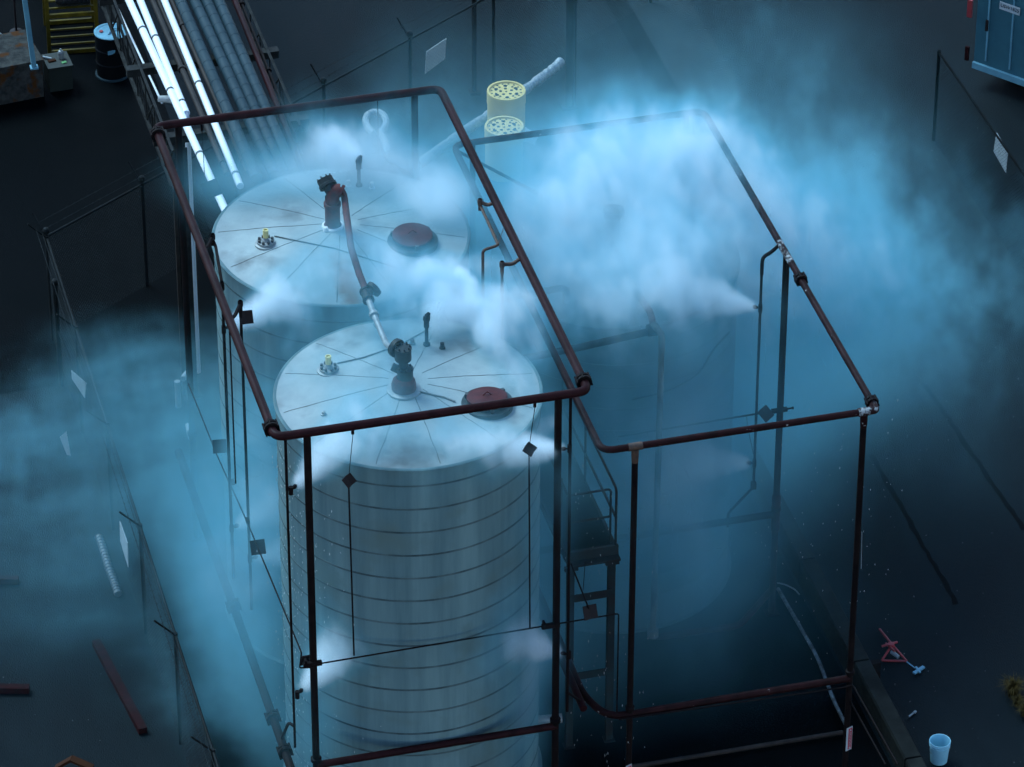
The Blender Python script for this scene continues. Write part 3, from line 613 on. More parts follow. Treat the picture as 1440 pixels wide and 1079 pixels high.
for z in (2.72, 1.3):
    mb = MB(); mb.box(((x0+x1)/2, y0-.03, z), (x1-x0-.05, .012, .13)); mb.box(((x0+x1)/2, y0+.02, z-.06), (x1-x0-.05, .08, .012)); mb.build('cross_brace', M['platform'], cw)
rr = .019
mb = MB(); xr = x1
mb.tube(fillet([(xr, y0-.03, zd-.1), (xr, y0-.03, zd+1.05), (xr, y1+.4, zd+1.05)], .1), rr, 10); mb.tube([(xr, y0-.03, zd+.55), (xr, y1+.4, zd+.55)], rr, 10)
for y in (y0+1.6, y1): mb.tube([(xr, y, zd), (xr, y, zd+1.05)], rr, 10)
mb.build('handrail', M['platform'], cw)
mb = MB(); mb.tube(fillet([(xr-.05, y0+.08, zd), (xr-.05, y0+.08, zd+.98), (x0, y0+.08, zd+.98), (x0, y0+.08, zd)], .06), rr*.9, 10); mb.tube([(xr-.05, y0+.08, zd+.5), (x0, y0+.08, zd+.5)], rr*.9, 10)
mb.build('end_rail', M['platform'], cw)
mb = MB(); mb.tube([(x0, y0+.4, zd), (x0, y0+.4, zd+1.05)], rr, 10); mb.tube([(x0, y0+.08, zd+1.0), (x0, y1+.4, zd+1.05)], rr, 10); mb.build('handrail', M['platform'], cw)
# fat supply pipe climbing out of the mist under the platform is the right frame's own lower rail
# pale round-ended trough by the platform foot
tr = P(790, 1010, .9); mb = MB(); mb.tube([tr+Vector((-1.0, .1, 0)), tr], .07, 16); tag(mb.build('drain_pipe', M['gasket']), 'short pale pipe end poking out behind the front right post', 'pipe')

# ------------------------------------------------------------------ pipe bridge, upper left
ZR = 5.0
rk = thing('pipe_bridge', 'rusty lattice steel trestle carrying the bundle of pipes', 'pipe bridge', (1.9, 12.5, 0))
def lattice(x, y0, y1, zb, zt, m, par, step=.75):
    mb = MB(); w = .035
    for z in (zb, zt):
        mb.beam((x, y0, z), (x, y1, z), w, w*.35); mb.beam((x+w/2, y0, z), (x+w/2, y1, z), w*.3, w)
    o = mb.build('lattice_girder', m, par); mb = MB(); k = 0; y = y0
    while y < y1-.1:
        a, b = (zb, zt) if k % 2 else (zt, zb); mb.beam((x, y, a), (x, min(y+step, y1), b), .022, .014); mb.beam((x, y, zb), (x, y, zt), .02, .014); y += step; k += 1
    mb.build('lattice_bars', m, o); return o
xl = P(215, 105, ZR).x-.05
lattice(xl-.1, 11.6, 30, ZR-.75, ZR-.02, M['trestle'], rk); lattice(P(385, 130, ZR).x+.2, 11.9, 30, ZR-.7, ZR-.05, M['trestle'], rk)
lattice(P(190, 60, ZR-.75).x-.15, 12.6, 30, ZR-1.3, ZR-.75, M['trestle'], rk)
for y in (12.2, 14.4, 16.8, 19.2, 21.6):
    mb = MB(); mb.box((xl+.95, y, ZR-.17), (2.5, .1, .14)); mb.box((xl+.95, y, ZR-.095), (2.5, .16, .012)); mb.build('cross_beam', M['trestle'], rk)
for x in (xl+.12, xl+2.1):
    for y in (12.1, 26.0):
        mb = MB(); mb.box((x, y, ZR/2-.12), (.016, .16, ZR-.25)); 
        for s in (-1, 1): mb.box((x+s*.0, y+s*.085, ZR/2-.12), (.17, .014, ZR-.25))
        mb.box((x, y, .015), (.3, .3, .03)); col = mb.build('column', M['trestle'], rk)
        mb = MB(); mb.beam((x-.13, y, ZR-.9), (x-.13, y, .0), .05); mb.beam((x-.12, y, ZR-.9), (x-.0, y+.0, ZR-.5), .05); mb.build('angle_stiffener', M['brownpipe'], col)
def rack_pipe(name, label, cat, pa, pb, r, m, zc=None, group=None, joints=0, jr=1.06, y_end=34, n=14, y_start=None, tilt=0):
    z = (zc if zc is not None else ZR+r)
    a, b = P(*pa, z), P(*pb, z)          # two image points fix the line
    x0 = b.x; sl = (a.x-b.x)/(a.y-b.y); ys_ = b.y if y_start is None else y_start
    f = lambda y: Vector((x0+sl*(y-b.y), y, z+tilt*(y-b.y)))
    t = thing(name, label, cat, f(ys_), group)
    mb = MB(); mb.tube([f(ys_+(y_end-ys_)*k/8) for k in range(9)], r, n)
    if joints:
        y = ys_+.35; q = (f(y_end)-f(ys_)).normalized()
        while y < y_end-1:
            mb.lathe([(r*1.001, -.03), (r*jr, -.026), (r*jr, .026), (r*1.001, .03)], f(y), n, [1, 1, 1], axis=q); y += joints*random.uniform(.93, 1.07)
    mb.build('pipe_run', [m, M['bolt'] if m in (M['whitepipe'],) else m], t)
    return t, f
wp, f1 = rack_pipe('white_pipe', 'left one of the two white pipes lying close together on the pipe bridge', 'pipe', (181, 0), (311, 283), .062, M['whitepipe'], group='white jacketed pipes', joints=2.1, jr=1.04, y_start=8.9)
wp2, f2 = rack_pipe('white_pipe', 'white pipe of the close pair that turns down a column of the bridge', 'pipe', (197, 0), (262, 160), .06, M['whitepipe'], group='white jacketed pipes', joints=2.1, jr=1.04)
e = f2(P(262, 160, ZR).y); d0 = P(262, 172, ZR-.3)
mb = MB(); mb.tube(fillet([e+Vector((0, .1, 0)), e+Vector((0, -.12, 0)), e+Vector((.0, -.14, -.5)), e+Vector((.0, -.14, -4.9))], .12), .045, 12); mb.build('downpipe', M['whitepipe'], wp2)
wp3, f3 = rack_pipe('white_pipe', 'single white pipe running between rusty brown pipes on the bridge', 'pipe', (231, 0), (338, 262), .058, M['whitepipe'], group='white jacketed pipes', joints=3.0, jr=1.04)
rack_pipe('brown_pipe', 'rusty brown pipe with a flange beside the close pair of white pipes', 'pipe', (214, 0), (300, 200), .045, M['brownpipe'], group='brown rusty pipes', joints=3.2, jr=1.5, y_start=10.6)
rack_pipe('brown_pipe', 'thinner brown pipe tucked right of the flanged brown one', 'pipe', (222, 0), (312, 205), .03, M['brownpipe'], group='brown rusty pipes', y_start=10.6)
rack_pipe('brown_pipe', 'brown pipe touching the right side of the single white pipe', 'pipe', (241, 0), (340, 222), .04, M['brownpipe'], group='brown rusty pipes', joints=4.5, jr=1.5, y_start=10.6)
for lab, a, b in (('first banded grey pipe from the white pipes, on the bridge', (253, 0), (325, 167)), ('second banded grey pipe from the white pipes, on the bridge', (273, 0), (342, 150)),
                  ('third banded grey pipe from the white pipes, on the bridge', (290, 0), (357, 150)), ('banded grey pipe nearest the dark red pipe on the bridge', (307, 0), (372, 150))):
    rack_pipe('insulated_pipe', lab, 'pipe', a, b, .092, M['jacket'], group='banded insulated pipes', joints=.33, jr=1.05, y_start=10.3, n=18)
rack_pipe('red_pipe', 'dark red pipe along the right edge of the pipe bridge', 'pipe', (330, 0), (392, 155), .05, M['red'], y_start=10.2)
rack_pipe('cable_conduit', 'thin dark conduit outermost on the right of the pipe bridge', 'conduit', (338, 0), (402, 160), .022, M['dark'], zc=ZR-.05, joints=2.2, jr=2.2, y_start=11)
rack_pipe('cable_conduit', 'thin pale conduit clipped outside the left lattice girder', 'conduit', (160, 0), (228, 145), .018, M['whitepipe'], zc=ZR-.75)
mb = MB(); a = P(222, 139, ZR-.5); mb.tube([a, a+Vector((.28, -.05, -.03))], [.05, .07], 14); tag(mb.build('lamp_housing', M['whitecap']), 'pale conical fitting jutting from the end of the lattice girder', 'fitting')

# ------------------------------------------------------------------ fences
def fence(name, label, p0, p1, h, npost, barb=0, side=1, cap=False, mesh_m=None, step=.075, railm=None, postm=None):
    p0, p1 = Vector((*p0, 0)), Vector((*p1, 0)); L = (p1-p0).length; d = (p1-p0)/L; nrm = Vector((-d.y, d.x, 0))*side
    t = thing(name, label, 'fence', p0)
    mb = MB(); k = -h
    def wire(a, b, r):
        q = (b-a).normalized(); u = nrm*r; w = q.cross(nrm)*r
        vs = [a+u, a-u*.5+w*.87, a-u*.5-w*.87, b+u, b-u*.5+w*.87, b-u*.5-w*.87]
        mb.add(vs, [(0, 1, 4, 3), (1, 2, 5, 4), (2, 0, 3, 5)])
    s = -h
    while s < L:
        for sg in (1, -1):
            a0, b0 = max(0, -s), min(h, L-s)
            if b0 > a0:
                A = p0+d*(s+a0)+Vector((0, 0, a0 if sg > 0 else h-a0)); B = p0+d*(s+b0)+Vector((0, 0, b0 if sg > 0 else h-b0))
                wire(A, B, .0022)
        s += step
    mb.build('chain_link', mesh_m or M['wire'], t)
    mb = MB(); mb.tube([p0+Vector((0, 0, h)), p1+Vector((0, 0, h))], .021, 8); mb.build('top_rail', railm or M['post'], t)
    for k in range(npost):
        b = p0+d*L*k/(npost-1); mb = MB(); mb.tube([b, b+Vector((0, 0, h+.04))], .032, 10)
        if cap: mb.lathe([(0.0, -.06), (.05, -.03), (.06, .02), (.04, .06), (0, .075)], b+Vector((0, 0, h+.1)), 14)
        if barb: mb.tube([b+Vector((0, 0, h)), b+nrm*.3+Vector((0, 0, h+.32))], .016, 6)
        mb.build('post', postm or M['post'], t)
    for k in range(barb):
        mb = MB(); o = nrm*(.1*(k+1)-.03)+Vector((0, 0, h+.1*(k+1))); mb.tube([p0+o, p1+o], .0035, 5)
        q = 0
        while q < L:
            c = p0+d*q+o; mb.tube([c-Vector((0, 0, .022))-d*.012, c+Vector((0, 0, .022))+d*.012], .003, 3); mb.tube([c-nrm*.02, c+nrm*.02], .003, 3); q += .16
        mb.build('barbed_wire', M['wire'], t)
    return t
cn = P(66, 335, 2.0)
fence('chain_link_fence', 'chain link fence with barbed wire along the left of the tanks', (cn.x-.12, -5), (cn.x, cn.y), 2.0, 8, barb=2, side=1)
e = P(540, 85, 2.0)
fence('chain_link_fence', 'chain link fence crossing behind the tanks under the pipe bridge', (cn.x, cn.y+.05), (11.9, 22.6), 2.0, 8, barb=2, side=1, cap=True)
fr_ = P(1405, 213, 1.3)
fence('chain_link_fence', 'chain link fence out in the yard at the right edge, bearing a white sign', (fr_.x, -4), (fr_.x-.2, 16.6), 1.8, 4, mesh_m=M['tar'], railm=M['tar'], postm=M['tar'])
# gate leaf posts with ball caps at the corner
gp = P(77, 398, 2.0); mb = MB(); mb.tube([(gp.x, gp.y, 0), (gp.x, gp.y, 1.95)], .04, 12); mb.lathe([(0, -.06), (.05, -.04), (.062, .01), (.045, .055), (0, .07)], (gp.x, gp.y, 2.0), 16)
mb.tube([(gp.x, gp.y, 1.1), (gp.x+.4, gp.y-2.2, .05)], .02, 8)
tag(mb.build('gate_post', M['post']), 'dark gate post with round cap and slanting brace in the left fence corner', 'post')
mb = MB(); c = PX(74, 480, cn.x+.06); mb.box(c, (.01, .22, .36)); tag(mb.build('gate_tag', M['yellowcap']), 'small pale tag hanging on the left fence corner', 'tag')
def quad_sign(name, label, cat, pts, th=.012, m='sign'):
    n = (pts[1]-pts[0]).cross(pts[3]-pts[0]).normalized()*th; mb = MB(); vs = pts+[p+n for p in pts]; k = len(pts)
    mb.add(vs, [tuple(range(k)), tuple(reversed(range(k, 2*k)))]+[(i, k+i, k+(i+1) % k, (i+1) % k) for i in range(k)])
    return tag(mb.build(name, M[m]), label, cat)
# the sign on the rear fence follows the fence line
fd = (Vector((11.9, 22.6, 0))-Vector((cn.x, cn.y+.05, 0))).normalized(); fo = Vector((cn.x, cn.y+.05, 0)); fn = Vector((-fd.y, fd.x, 0))
def onfence(x, y, off):
    d = ray(x, y); t = (fo+fn*off-CAM).dot(fn)/d.dot(fn); return CAM+d*t
quad_sign('fence_sign', 'blank white panel on the fence behind the tanks', 'sign', [onfence(*p, .03) for p in ((628, 54), (626, 83), (598, 104), (600, 73))])
quad_sign('fence_sign', 'blank white panel on the fence at the right edge', 'sign', [PX(*p, fr_.x+.03) for p in ((1401, 187), (1417, 213), (1414, 243), (1397, 213))])
quad_sign('fence_sign', 'tall blank white panel low on the left fence', 'sign', [PX(*p, cn.x-.16) for p in ((168, 733), (179, 764), (180, 798), (169, 761))])
quad_sign('fence_sign', 'pale panel in the mist on the left fence, below its corner', 'sign', [PX(*p, cn.x-.10) for p in ((100, 521), (121, 539), (119, 560), (101, 533))], m='cable')
quad_sign('plastic_scrap', 'torn white plastic scrap lying in the mist beyond the left fence', 'scrap', [P(84, 615, .5), P(93, 607, .75), P(99, 641, .12), P(94, 640, .10)])
mb = MB(); w = [P(*p, .08) for p in ((139, 755), (146, 775), (152, 797), (160, 817), (166, 836))]; mb.tube(fillet(w, .2), .06, 10)
k = 0
for a, b in zip(w, w[1:]):
    for j in range(5): mb.lathe([(.06, -.012), (.072, 0), (.06, .012)], a.lerp(b, j/5), 10, axis=(b-a))
tag(mb.build('corrugated_hose', M['hosegrey']), 'pale corrugated hose length lying left of the tanks', 'hose')
mb = MB(); mb.tube([P(251, 572, .0)+Vector((0, 0, .0)), P(251, 572, .0)+Vector((0, 0, .5))], .05, 12); mb.tube(fillet([P(257, 533, .6), P(263, 525, .6)], .1), .05, 10); tag(mb.build('pale_standpipe', M['cable']), 'short pale upright pipe in the mist left of the rear tank', 'pipe')
mb = MB(); mb.tube([P(264, 598, .08), P(268, 616, .08)], .045, 10); tag(mb.build('pipe_offcut', M['cable']), 'short pale pipe offcut on the ground left of the tanks', 'pipe')

# ------------------------------------------------------------------ things at the back
def ydrum(px, h, label, r=.345):
    c = P(*px, h); t = thing('perforated_drum', label, 'drum', (c.x, c.y, 0), 'pale yellow perforated drums'); c = Vector((c.x, c.y, 0))
    mb = MB(); mb.lathe([(r*.97, 0), (r*.97, h-.24), (r*1.0, h-.235), (r*1.0, h-.03), (r*.985, h), (r*.88, h), (r*.87, h-.03), (0, h-.03)], c, 56); mb.build('body', M['yellowdrum'], t)
    mb = MB()
    for n, rr, hr, off in ((5, .3, .028, .2), (10, .56, .022, .1), (6, .58, .036, .35), (16, .76, .018, 0), (1, 0, .02, 0)):
        for k in range(n):
            a = 2*math.pi*k/n+off; q = c+Vector((math.cos(a)*r*rr, math.sin(a)*r*rr, h-.028)); mb.lathe([(hr*r/.345, 0), (hr*r/.345, .0015), (0, .0015)], q, 14)
    o = mb.build('drain_holes', M['hole'], t); o['kind'] = 'stuff'
ydrum((712, 127), .95, 'pale yellow perforated drum farther back, next to the foil tube')
ydrum((709, 177), .95, 'pale yellow perforated drum standing in front of the other one')
mb = MB(); w = [P(789, 86, .25), P(783, 93, .22), P(770, 103, .18), P(742, 124, .18), P(690, 160, .18), P(640, 194, .18), P(588, 232, .18)]
w = fillet(w, .3); mb.tube(w, [.085+.012*math.sin(i*2.1) for i in range(len(w))], 14); tag(mb.build('foil_tube', M['foil']), 'crinkled silver foil tube lying behind the yellow drums', 'tube')
quad_sign('pale_board', 'pale board lying by the foot of the yellow drums', 'board', [P(p[0], p[1], .05) for p in ((734, 176), (758, 190), (752, 203), (728, 196))])
mb = MB(); w = [P(*p, .12) for p in ((526, 188), (517, 180), (513, 169), (518, 160), (529, 157), (539, 161), (544, 171), (540, 181), (534, 187), (540, 195), (544, 205), (541, 217))]; mb.tube(fillet(w, .15), .062, 12)
tag(mb.build('white_hose', M['sign']), 'thick white hose curled into a loop behind the rear tank', 'hose')
for lab, x, yb, r, top in (('thick dark utility post beside the foil tube end', 800, 150, .075, 7), ('thin dark utility post behind the yellow drums', 667, 130, .045, 6)):
    b = P(x, yb, 0); mb = MB(); mb.tube([b, b+Vector((0, 0, top))], r, 12); mb.box(b+Vector((0, 0, .02)), (r*4, r*4, .04))
    if r > .05: mb.tube([b+Vector((.1, -.05, 0)), b+Vector((.1, -.05, top))], .018, 8)
    tag(mb.build('utility_post', M['dark']), lab, 'post')
# van body, upper right
td = Vector((.62, -.785, 0)).normalized(); tn = Vector((td.y, -td.x, 0)); tn = -tn if tn.dot(Vector((-1, -.5, 0))) < 0 else tn
b0 = P(1369, 93, .35); van = thing('box_van', 'teal box van with a pale number plate parked at the upper right', 'van', b0)
qv = Matrix((( td.x, -tn.x, 0), (td.y, -tn.y, 0), (0, 0, 1)))
def onvan(x, y, off=0.0):
    d = ray(x, y); t = (b0+tn*off-CAM).dot(tn)/d.dot(tn); return CAM+d*t
mb = MB(); c = b0+td*1.5-tn*1.6+Vector((0, 0, 1.25)); mb.box(c, (3.0, 3.2, 2.5), qv); mb.build('body', M['trailer'], van)
mb = MB()
for k in range(6): mb.box(b0+td*(.25+k*.5)+tn*.012+Vector((0, 0, 1.3)), (.03, .02, 2.2), qv)
mb.box(b0+td*1.5+tn*.03+Vector((0, 0, 2.46)), (3.0, .05, .06), qv); mb.box(b0+td*1.5+tn*.03+Vector((0, 0, .05)), (3.0, .06, .12), qv); mb.build('trim', M['bluepost'], van)
mb = MB(); mb.box(onvan(1364, 12, .03), (.09, .05, .35), qv); mb.build('tail_light', M['redsteel'], van)
mb = MB(); mb.box(onvan(1360, 75, .03), (.07, .05, .28), qv); mb.build('tail_light', M['timber'], van)
mb = MB(); mb.box(onvan(1388, 36, .03), (.05, .04, .22), qv); mb.build('latch', M['plate'], van)
mb = MB(); mb.box(onvan(1420, 12, .03), (.42, .015, .15), qv); pl_ = mb.build('number_plate', M['sign'], van)
fc = bpy.data.curves.new('lettering', 'FONT'); fc.body = 'USW1825'; fc.size = .092; fc.align_x = 'CENTER'; fc.align_y = 'CENTER'; fc.extrude = .002; fc.materials.append(M['plate'])
tmp = bpy.data.objects.new('lettering_curve', fc); COL.objects.link(tmp); bpy.context.view_layer.update(); me_ = bpy.data.meshes.new_from_object(tmp.evaluated_get(bpy.context.evaluated_depsgraph_get())); bpy.data.objects.remove(tmp)
fo_ = bpy.data.objects.new('lettering', me_); COL.objects.link(fo_); fo_.parent = pl_
fo_.matrix_world = Matrix.Translation(onvan(1420, 12, .041)) @ Matrix(((td.x, 0, tn.x), (td.y, 0, tn.y), (0, 1, 0))).to_4x4()
for k in range(2):
    mb = MB(); mb.lathe([(.0, -.1), (.3, -.1), (.36, -.06), (.36, .06), (.3, .1), (0, .1)], b0+td*.5-tn*(.7+1.9*k)+Vector((0, 0, 0.01)), 24, axis=td); mb.build('wheel', M['rubber'], van)

# ------------------------------------------------------------------ upper left corner
db = P(159, 104, 0); dr = thing('drum', 'black steel drum with a pale blue lid beside the yellow rack', 'drum', db)
mb = MB(); r = .29; h = .88
mb.lathe([(r, 0), (r, .28), (r+.012, .3), (r, .32), (r, .56), (r+.012, .58), (r, .6), (r, h-.03), (r+.012, h-.02), (r+.012, h), (r-.02, h), (r-.02, h-.012), (0, h-.012)], db, 48); mb.build('body', M['drumblue'], dr)
mb = MB(); mb.lathe([(r-.0, h-.008), (r+.016, h-.004), (r+.016, h+.012), (r-.03, h+.014), (r-.04, h+.004), (0, h+.004)], db, 48)
mb.tube(fillet([db+Vector((-.06, -.1, h+.01)), db+Vector((.02, .02, h+.05)), db+Vector((.2, .05, h+.01))], .1), .016, 8); lid = mb.build('lid', M['drumlid'], dr)
mb = MB(); mb.lathe([(.035, 0), (.035, .02), (0, .022)], db+Vector((-.17, .03, h+.005)), 14); mb.build('bung', M['redsteel'], lid)
mb = MB(); q = P(158, 74, .5); q = db+(q-db)*0+Vector((-.05, -r-.006, .62)); mb.box(q, (.15, .008, .08), .17); mb.build('paper_label', M['bluepost'], dr)
mb = MB(); mb.lathe([(r, 0), (r+.03, 0), (r+.03, .035), (r, .04)], db, 48); mb.build('base_ring', M['jacket'], dr)
ra, rb_ = P(70, 77, 0), P(138, 72, 0); rd = (rb_-ra); rl = rd.length; rd.normalize(); rn = Vector((-rd.y, rd.x, 0)); qr = math.atan2(rd.y, rd.x)
yr = thing('storage_rack', 'yellow steel storage rack at the top left holding wrapped rolls', 'rack', ra)
for s in (0, rl):
    for dpt in (0, 1.1):
        mb = MB(); mb.box(ra+rd*s+rn*dpt+Vector((0, 0, 1.1)), (.07, .07, 2.2), qr); mb.build('upright', M['yellow'], yr)
for z in (.04, .8, 1.55):
    for dpt in (0, .28, .55, .82, 1.1):
        mb = MB(); mb.box(ra+rd*rl/2+rn*dpt+Vector((0, 0, z)), (rl-.07, .05 if dpt in (0, 1.1) else .035, .08 if dpt in (0, 1.1) else .03), qr); mb.build('beam', M['yellow'], yr)
for i, z in enumerate((.8, 1.55)):
    mb = MB(); o = ra+rn*.35+Vector((0, 0, z+.15-.0)); mb.tube([o+rd*.18, o+rd*.25, o+rd*(rl-.12)], [.09, .13, .13], 20)
    for k in range(7): mb.lathe([(.13, -.02), (.136, 0), (.13, .02)], o+rd*(.3+k*.08), 20, axis=rd)
    tag(mb.build('wrapped_roll', M['wrap']), ('wrapped grey roll on the middle level of the yellow rack', 'wrapped grey roll on the upper level of the yellow rack')[i], 'roll', 'wrapped rolls on the rack')
pb = P(25, 148, 0); mb = MB(); qd = -.26+.1
mb.box(pb+Vector((-.55, .6, .36)), (2.0, 1.1, .72), .12); mb.box(pb+Vector((-.55, .6, .75)), (2.06, 1.16, .06), .12); tag(mb.build('concrete_pier', M['pier']), 'rust stained concrete pier at the left edge below a pale post', 'pier')
a = P(48, 96, .78); mb = MB(); mb.beam(a, a+Vector((-.12, .0, 1.9)), .085, .085); mb.box(a+Vector((0, 0, .02)), (.14, .14, .03)); mb.box(a+Vector((-.01, -.05, .12)), (.02, .01, .02)); tag(mb.build('square_post', M['bluepost']), 'pale blue square post rising from the stained pier', 'post')
a = P(23, 45, .0); mb = MB(); mb.tube([a, a+Vector((0, 0, 1.4))], .02, 8); mb.lathe([(.13, 0), (.12, .02), (.03, .04)], a, 18); tag(mb.build('stanchion', M['plate']), 'thin grey stanchion with a round foot behind the pale post', 'stanchion')
cb = P(86, 128, 0); cr = thing('crate', 'dark green plastic crate below the yellow rack', 'crate', cb); mb = MB(); mb.box(cb+Vector((0, .25, .24)), (.42, .5, .48), .05); mb.box(cb+Vector((0, .25, .485)), (.46, .54, .04), .05); mb.build('shell', mat('crate_green', (.008, .014, .010), rough=.6), cr)
ct = cb+Vector((0, .25, .505))
mb = MB(); mb.lathe([(.055, 0), (.055, .12), (.04, .15), (.015, .16), (.015, .19), (0, .19)], ct+Vector((.08, .05, 0)), 18); tag(mb.build('metal_can', M['gasket']), 'small shiny can standing on the dark crate', 'can')
mb = MB(); mb.box(ct+Vector((-.1, -.02, .012)), (.14, .07, .024), .2); tag(mb.build('orange_block', M['orange']), 'small orange block on the dark crate', 'block')
mb = MB(); mb.box(ct+Vector((.1, -.13, .008)), (.09, .06, .015), .3); tag(mb.build('green_card', mat('green_card', (.10, .30, .10), rough=.5)), 'small green card on the dark crate', 'card')
mb = MB(); mb.tube([ct+Vector((-.24, .12, .03)), ct+Vector((-.1, .04, .02))], .02, 8); tag(mb.build('brush_handle', M['sign']), 'short white handle on the edge of the dark crate', 'handle tool')
a = P(-6, 68, .0); mb = MB(); rnd = random.Random(3); prof = [(.0, 0), (.16, .0), (.2, .1), (.17, .22), (.1, .3), (0, .33)]; mb.lathe(prof, a, 14); mb.v = [(x+rnd.uniform(-.02, .02), y+rnd.uniform(-.02, .02), z+rnd.uniform(-.015, .015)) for x, y, z in mb.v]; tag(mb.build('white_bag', M['sign'], weld=True), 'crumpled white bag at the left edge', 'bag')

# ------------------------------------------------------------------ right foreground
bb = P(1320, 1070, 0); bk = thing('bucket', 'pale blue plastic bucket outside the containment wall', 'bucket', bb)
mb = MB(); mb.lathe([(0, .004), (.118, .0), (.125, .01), (.143, .28), (.152, .285), (.152, .30), (.146, .302), (.147, .325), (.156, .328), (.156, .345), (.149, .348), (.152, .365), (.158, .372), (.156, .38), (.148, .378), (.14, .30), (.12, .03), (0, .03)], bb, 48); mb.build('body', M['bucket'], bk)
mb = MB(); mb.lathe([(0, .06), (.126, .06)], bb, 32); mb.add([bb+Vector((-.06, .125, .06)), bb+Vector((.0, .14, .28)), bb+Vector((.05, .128, .06)), bb+Vector((.0, .10, .065))], [(0, 1, 2), (0, 2, 3)]); mb.build('sludge', M['mud'], bk)
mb = MB(); mb.tube(fillet([bb+Vector((-.155, 0, .31)), bb+Vector((-.16, -.02, .2)), bb+Vector((0, -.165, .16)), bb+Vector((.16, -.02, .2)), bb+Vector((.155, 0, .31))], .1), .003, 6); mb.build('wire_handle', M['gasket'], bk)
rs = thing('folding_stand', 'red tubular stand lying beyond the containment wall', 'stand', P(1258, 925, 0))
mb = MB()
for a, za, b, zb in (((1237, 885), .03, (1254, 906), .12), ((1254, 906), .12, (1275, 930), .03), ((1240, 909), .14, (1262, 903), .16), ((1240, 929), .03, (1275, 930), .03), ((1240, 929), .03, (1254, 908), .12), ((1246, 905), .08, (1258, 916), .2)):
    mb.tube([P(*a, za), P(*b, zb)], .018, 8)
mb.lathe([(.05, 0), (.05, .05), (0, .055)], P(1253, 909, .12), 14); mb.build('frame', M['redsteel'], rs)
mb = MB(); a, b = P(1254, 917, .14), P(1263, 924, .12); mb.tube([a, b], .03, 10)
for k in range(6): mb.lathe([(.03, -.008), (.036, 0), (.03, .008)], a.lerp(b, k/5), 10, axis=(b-a))
mb.build('spring', M['cable'], rs)
mb = MB(); mb.tube([P(1275, 931, .05), P(1287, 940, .04)], .010, 8); mb.beam(P(1285, 947, .04), P(1299, 938, .04), .05, .03); mb.beam(P(1288, 938, .05), P(1294, 946, .05), .03, .02); tag(mb.build('floor_scraper', M['tool']), 'pale blue long handled scraper touching the red stand', 'scraper')
mb = MB(); mb.tube([P(1278, 1008, .03), P(1287, 1001, .03)], .014, 8); mb.lathe([(.0, -.02), (.022, -.02), (.022, .03), (0, .03)], P(1286, 1002, .03), 10, axis=P(1287, 1001, .03)-P(1278, 1008, .03)); tag(mb.build('pipe_fitting', M['cable']), 'small pale fitting on the ground by the containment wall', 'fitting')
mb = MB(); mb.tube(fillet([P(1093, 820, .2), P(1104, 822, .22), P(1118, 829, .14), P(1124, 836, .02)], .3), .012, 8); tag(mb.build('cable_end', M['cable']), 'curved pale cable end springing from the side post foot', 'cable')
mb = MB(); mb.tube(fillet([P(1094, 828, .1), P(1130, 890, .1), P(1150, 925, .1), P(1172, 985, .1), P(1192, 1025, .1)], .5), .028, 10); tag(mb.build('ground_pipe', M['greenish']), 'slim grey pipe lying along the bund floor to the signed post', 'pipe')
mb = MB(); mb.tube([P(880, 1080, .08), P(1185, 1030, .08)], .035, 10); tag(mb.build('ground_pipe', M['brownpipe']), 'brown pipe lying across the bund floor between the two signed posts', 'pipe')
rnd = random.Random(11)
for lab, px, s in (('largest dry grass tuft at the right edge', (1425, 975), 1.0), ('small dry grass tuft below the largest one', (1431, 991), .6), ('dry grass tuft cut by the right edge, lowest of three', (1443, 1006), .85)):
    c = P(*px, 0); mb = MB()
    for k in range(int(420*s)):
        a = rnd.uniform(0, 6.283); rr = abs(rnd.gauss(0, .05))*s; ln = rnd.uniform(.12, .3)*s; sp_ = rnd.uniform(.15, .9)
        b = c+Vector((math.cos(a)*rr, math.sin(a)*rr, 0)); o = Vector((math.cos(a), math.sin(a), 0)); u = Vector((-o.y, o.x, 0))*.004
        m_ = b+o*ln*sp_*.35+Vector((0, 0, ln*.7)); t_ = b+o*ln*sp_+Vector((0, 0, ln*(1.05-.5*sp_)))
        mb.add([b-u, b+u, m_+u*.8, m_-u*.8, t_], [(0, 1, 2, 3), (3, 2, 4)])
    tag(mb.build('grass_tuft', M['drygrass']), lab, 'grass tuft', 'dry grass tufts')
# left foreground timbers
for lab, a, b, w in (('red painted timber lying left of the fence, longest of the red timbers', (135, 903), (201, 1028), .13), ('red timber at the left edge, lower of two', (-30, 968), (41, 969), .12), ('red timber at the left edge, upper of two', (-30, 815), (26, 816), .10)):
    mb = MB(); mb.beam(P(*a, .06), P(*b, .06), w, .1); tag(mb.build('red_timber', M['timber']), lab, 'timber', 'red painted timbers')
mb = MB(); mb.beam(P(78, 1080, .05), P(101, 1067, .28), .12, .04); mb.beam(P(100, 1067, .28), P(130, 1080, .2), .12, .04); tag(mb.build('orange_trestle', M['orange']), 'orange folded board at the bottom left edge', 'board')
# loose stones on the wet yard
st = MB(); rnd = random.Random(5)
for k in range(700):
    x, y = rnd.uniform(9.6, 20), rnd.uniform(-4, 18)
    if rnd.random() < .35: x, y = rnd.uniform(-9, -1.3), rnd.uniform(-3, 20)
    s = rnd.uniform(.006, .014); r_ = Euler((rnd.random()*3, rnd.random()*3, rnd.random()*3)).to_matrix(); st.box((x, y, s*.5), (s*1.6, s, s*.8), r_)
o = st.build('loose_gravel', mat('gravel', (.03, .034, .036), (.10, .105, .11), rough=.8, scale=2)); o['kind'] = 'stuff'; tag(o, 'scattered pale stones on the wet black yard', 'gravel')

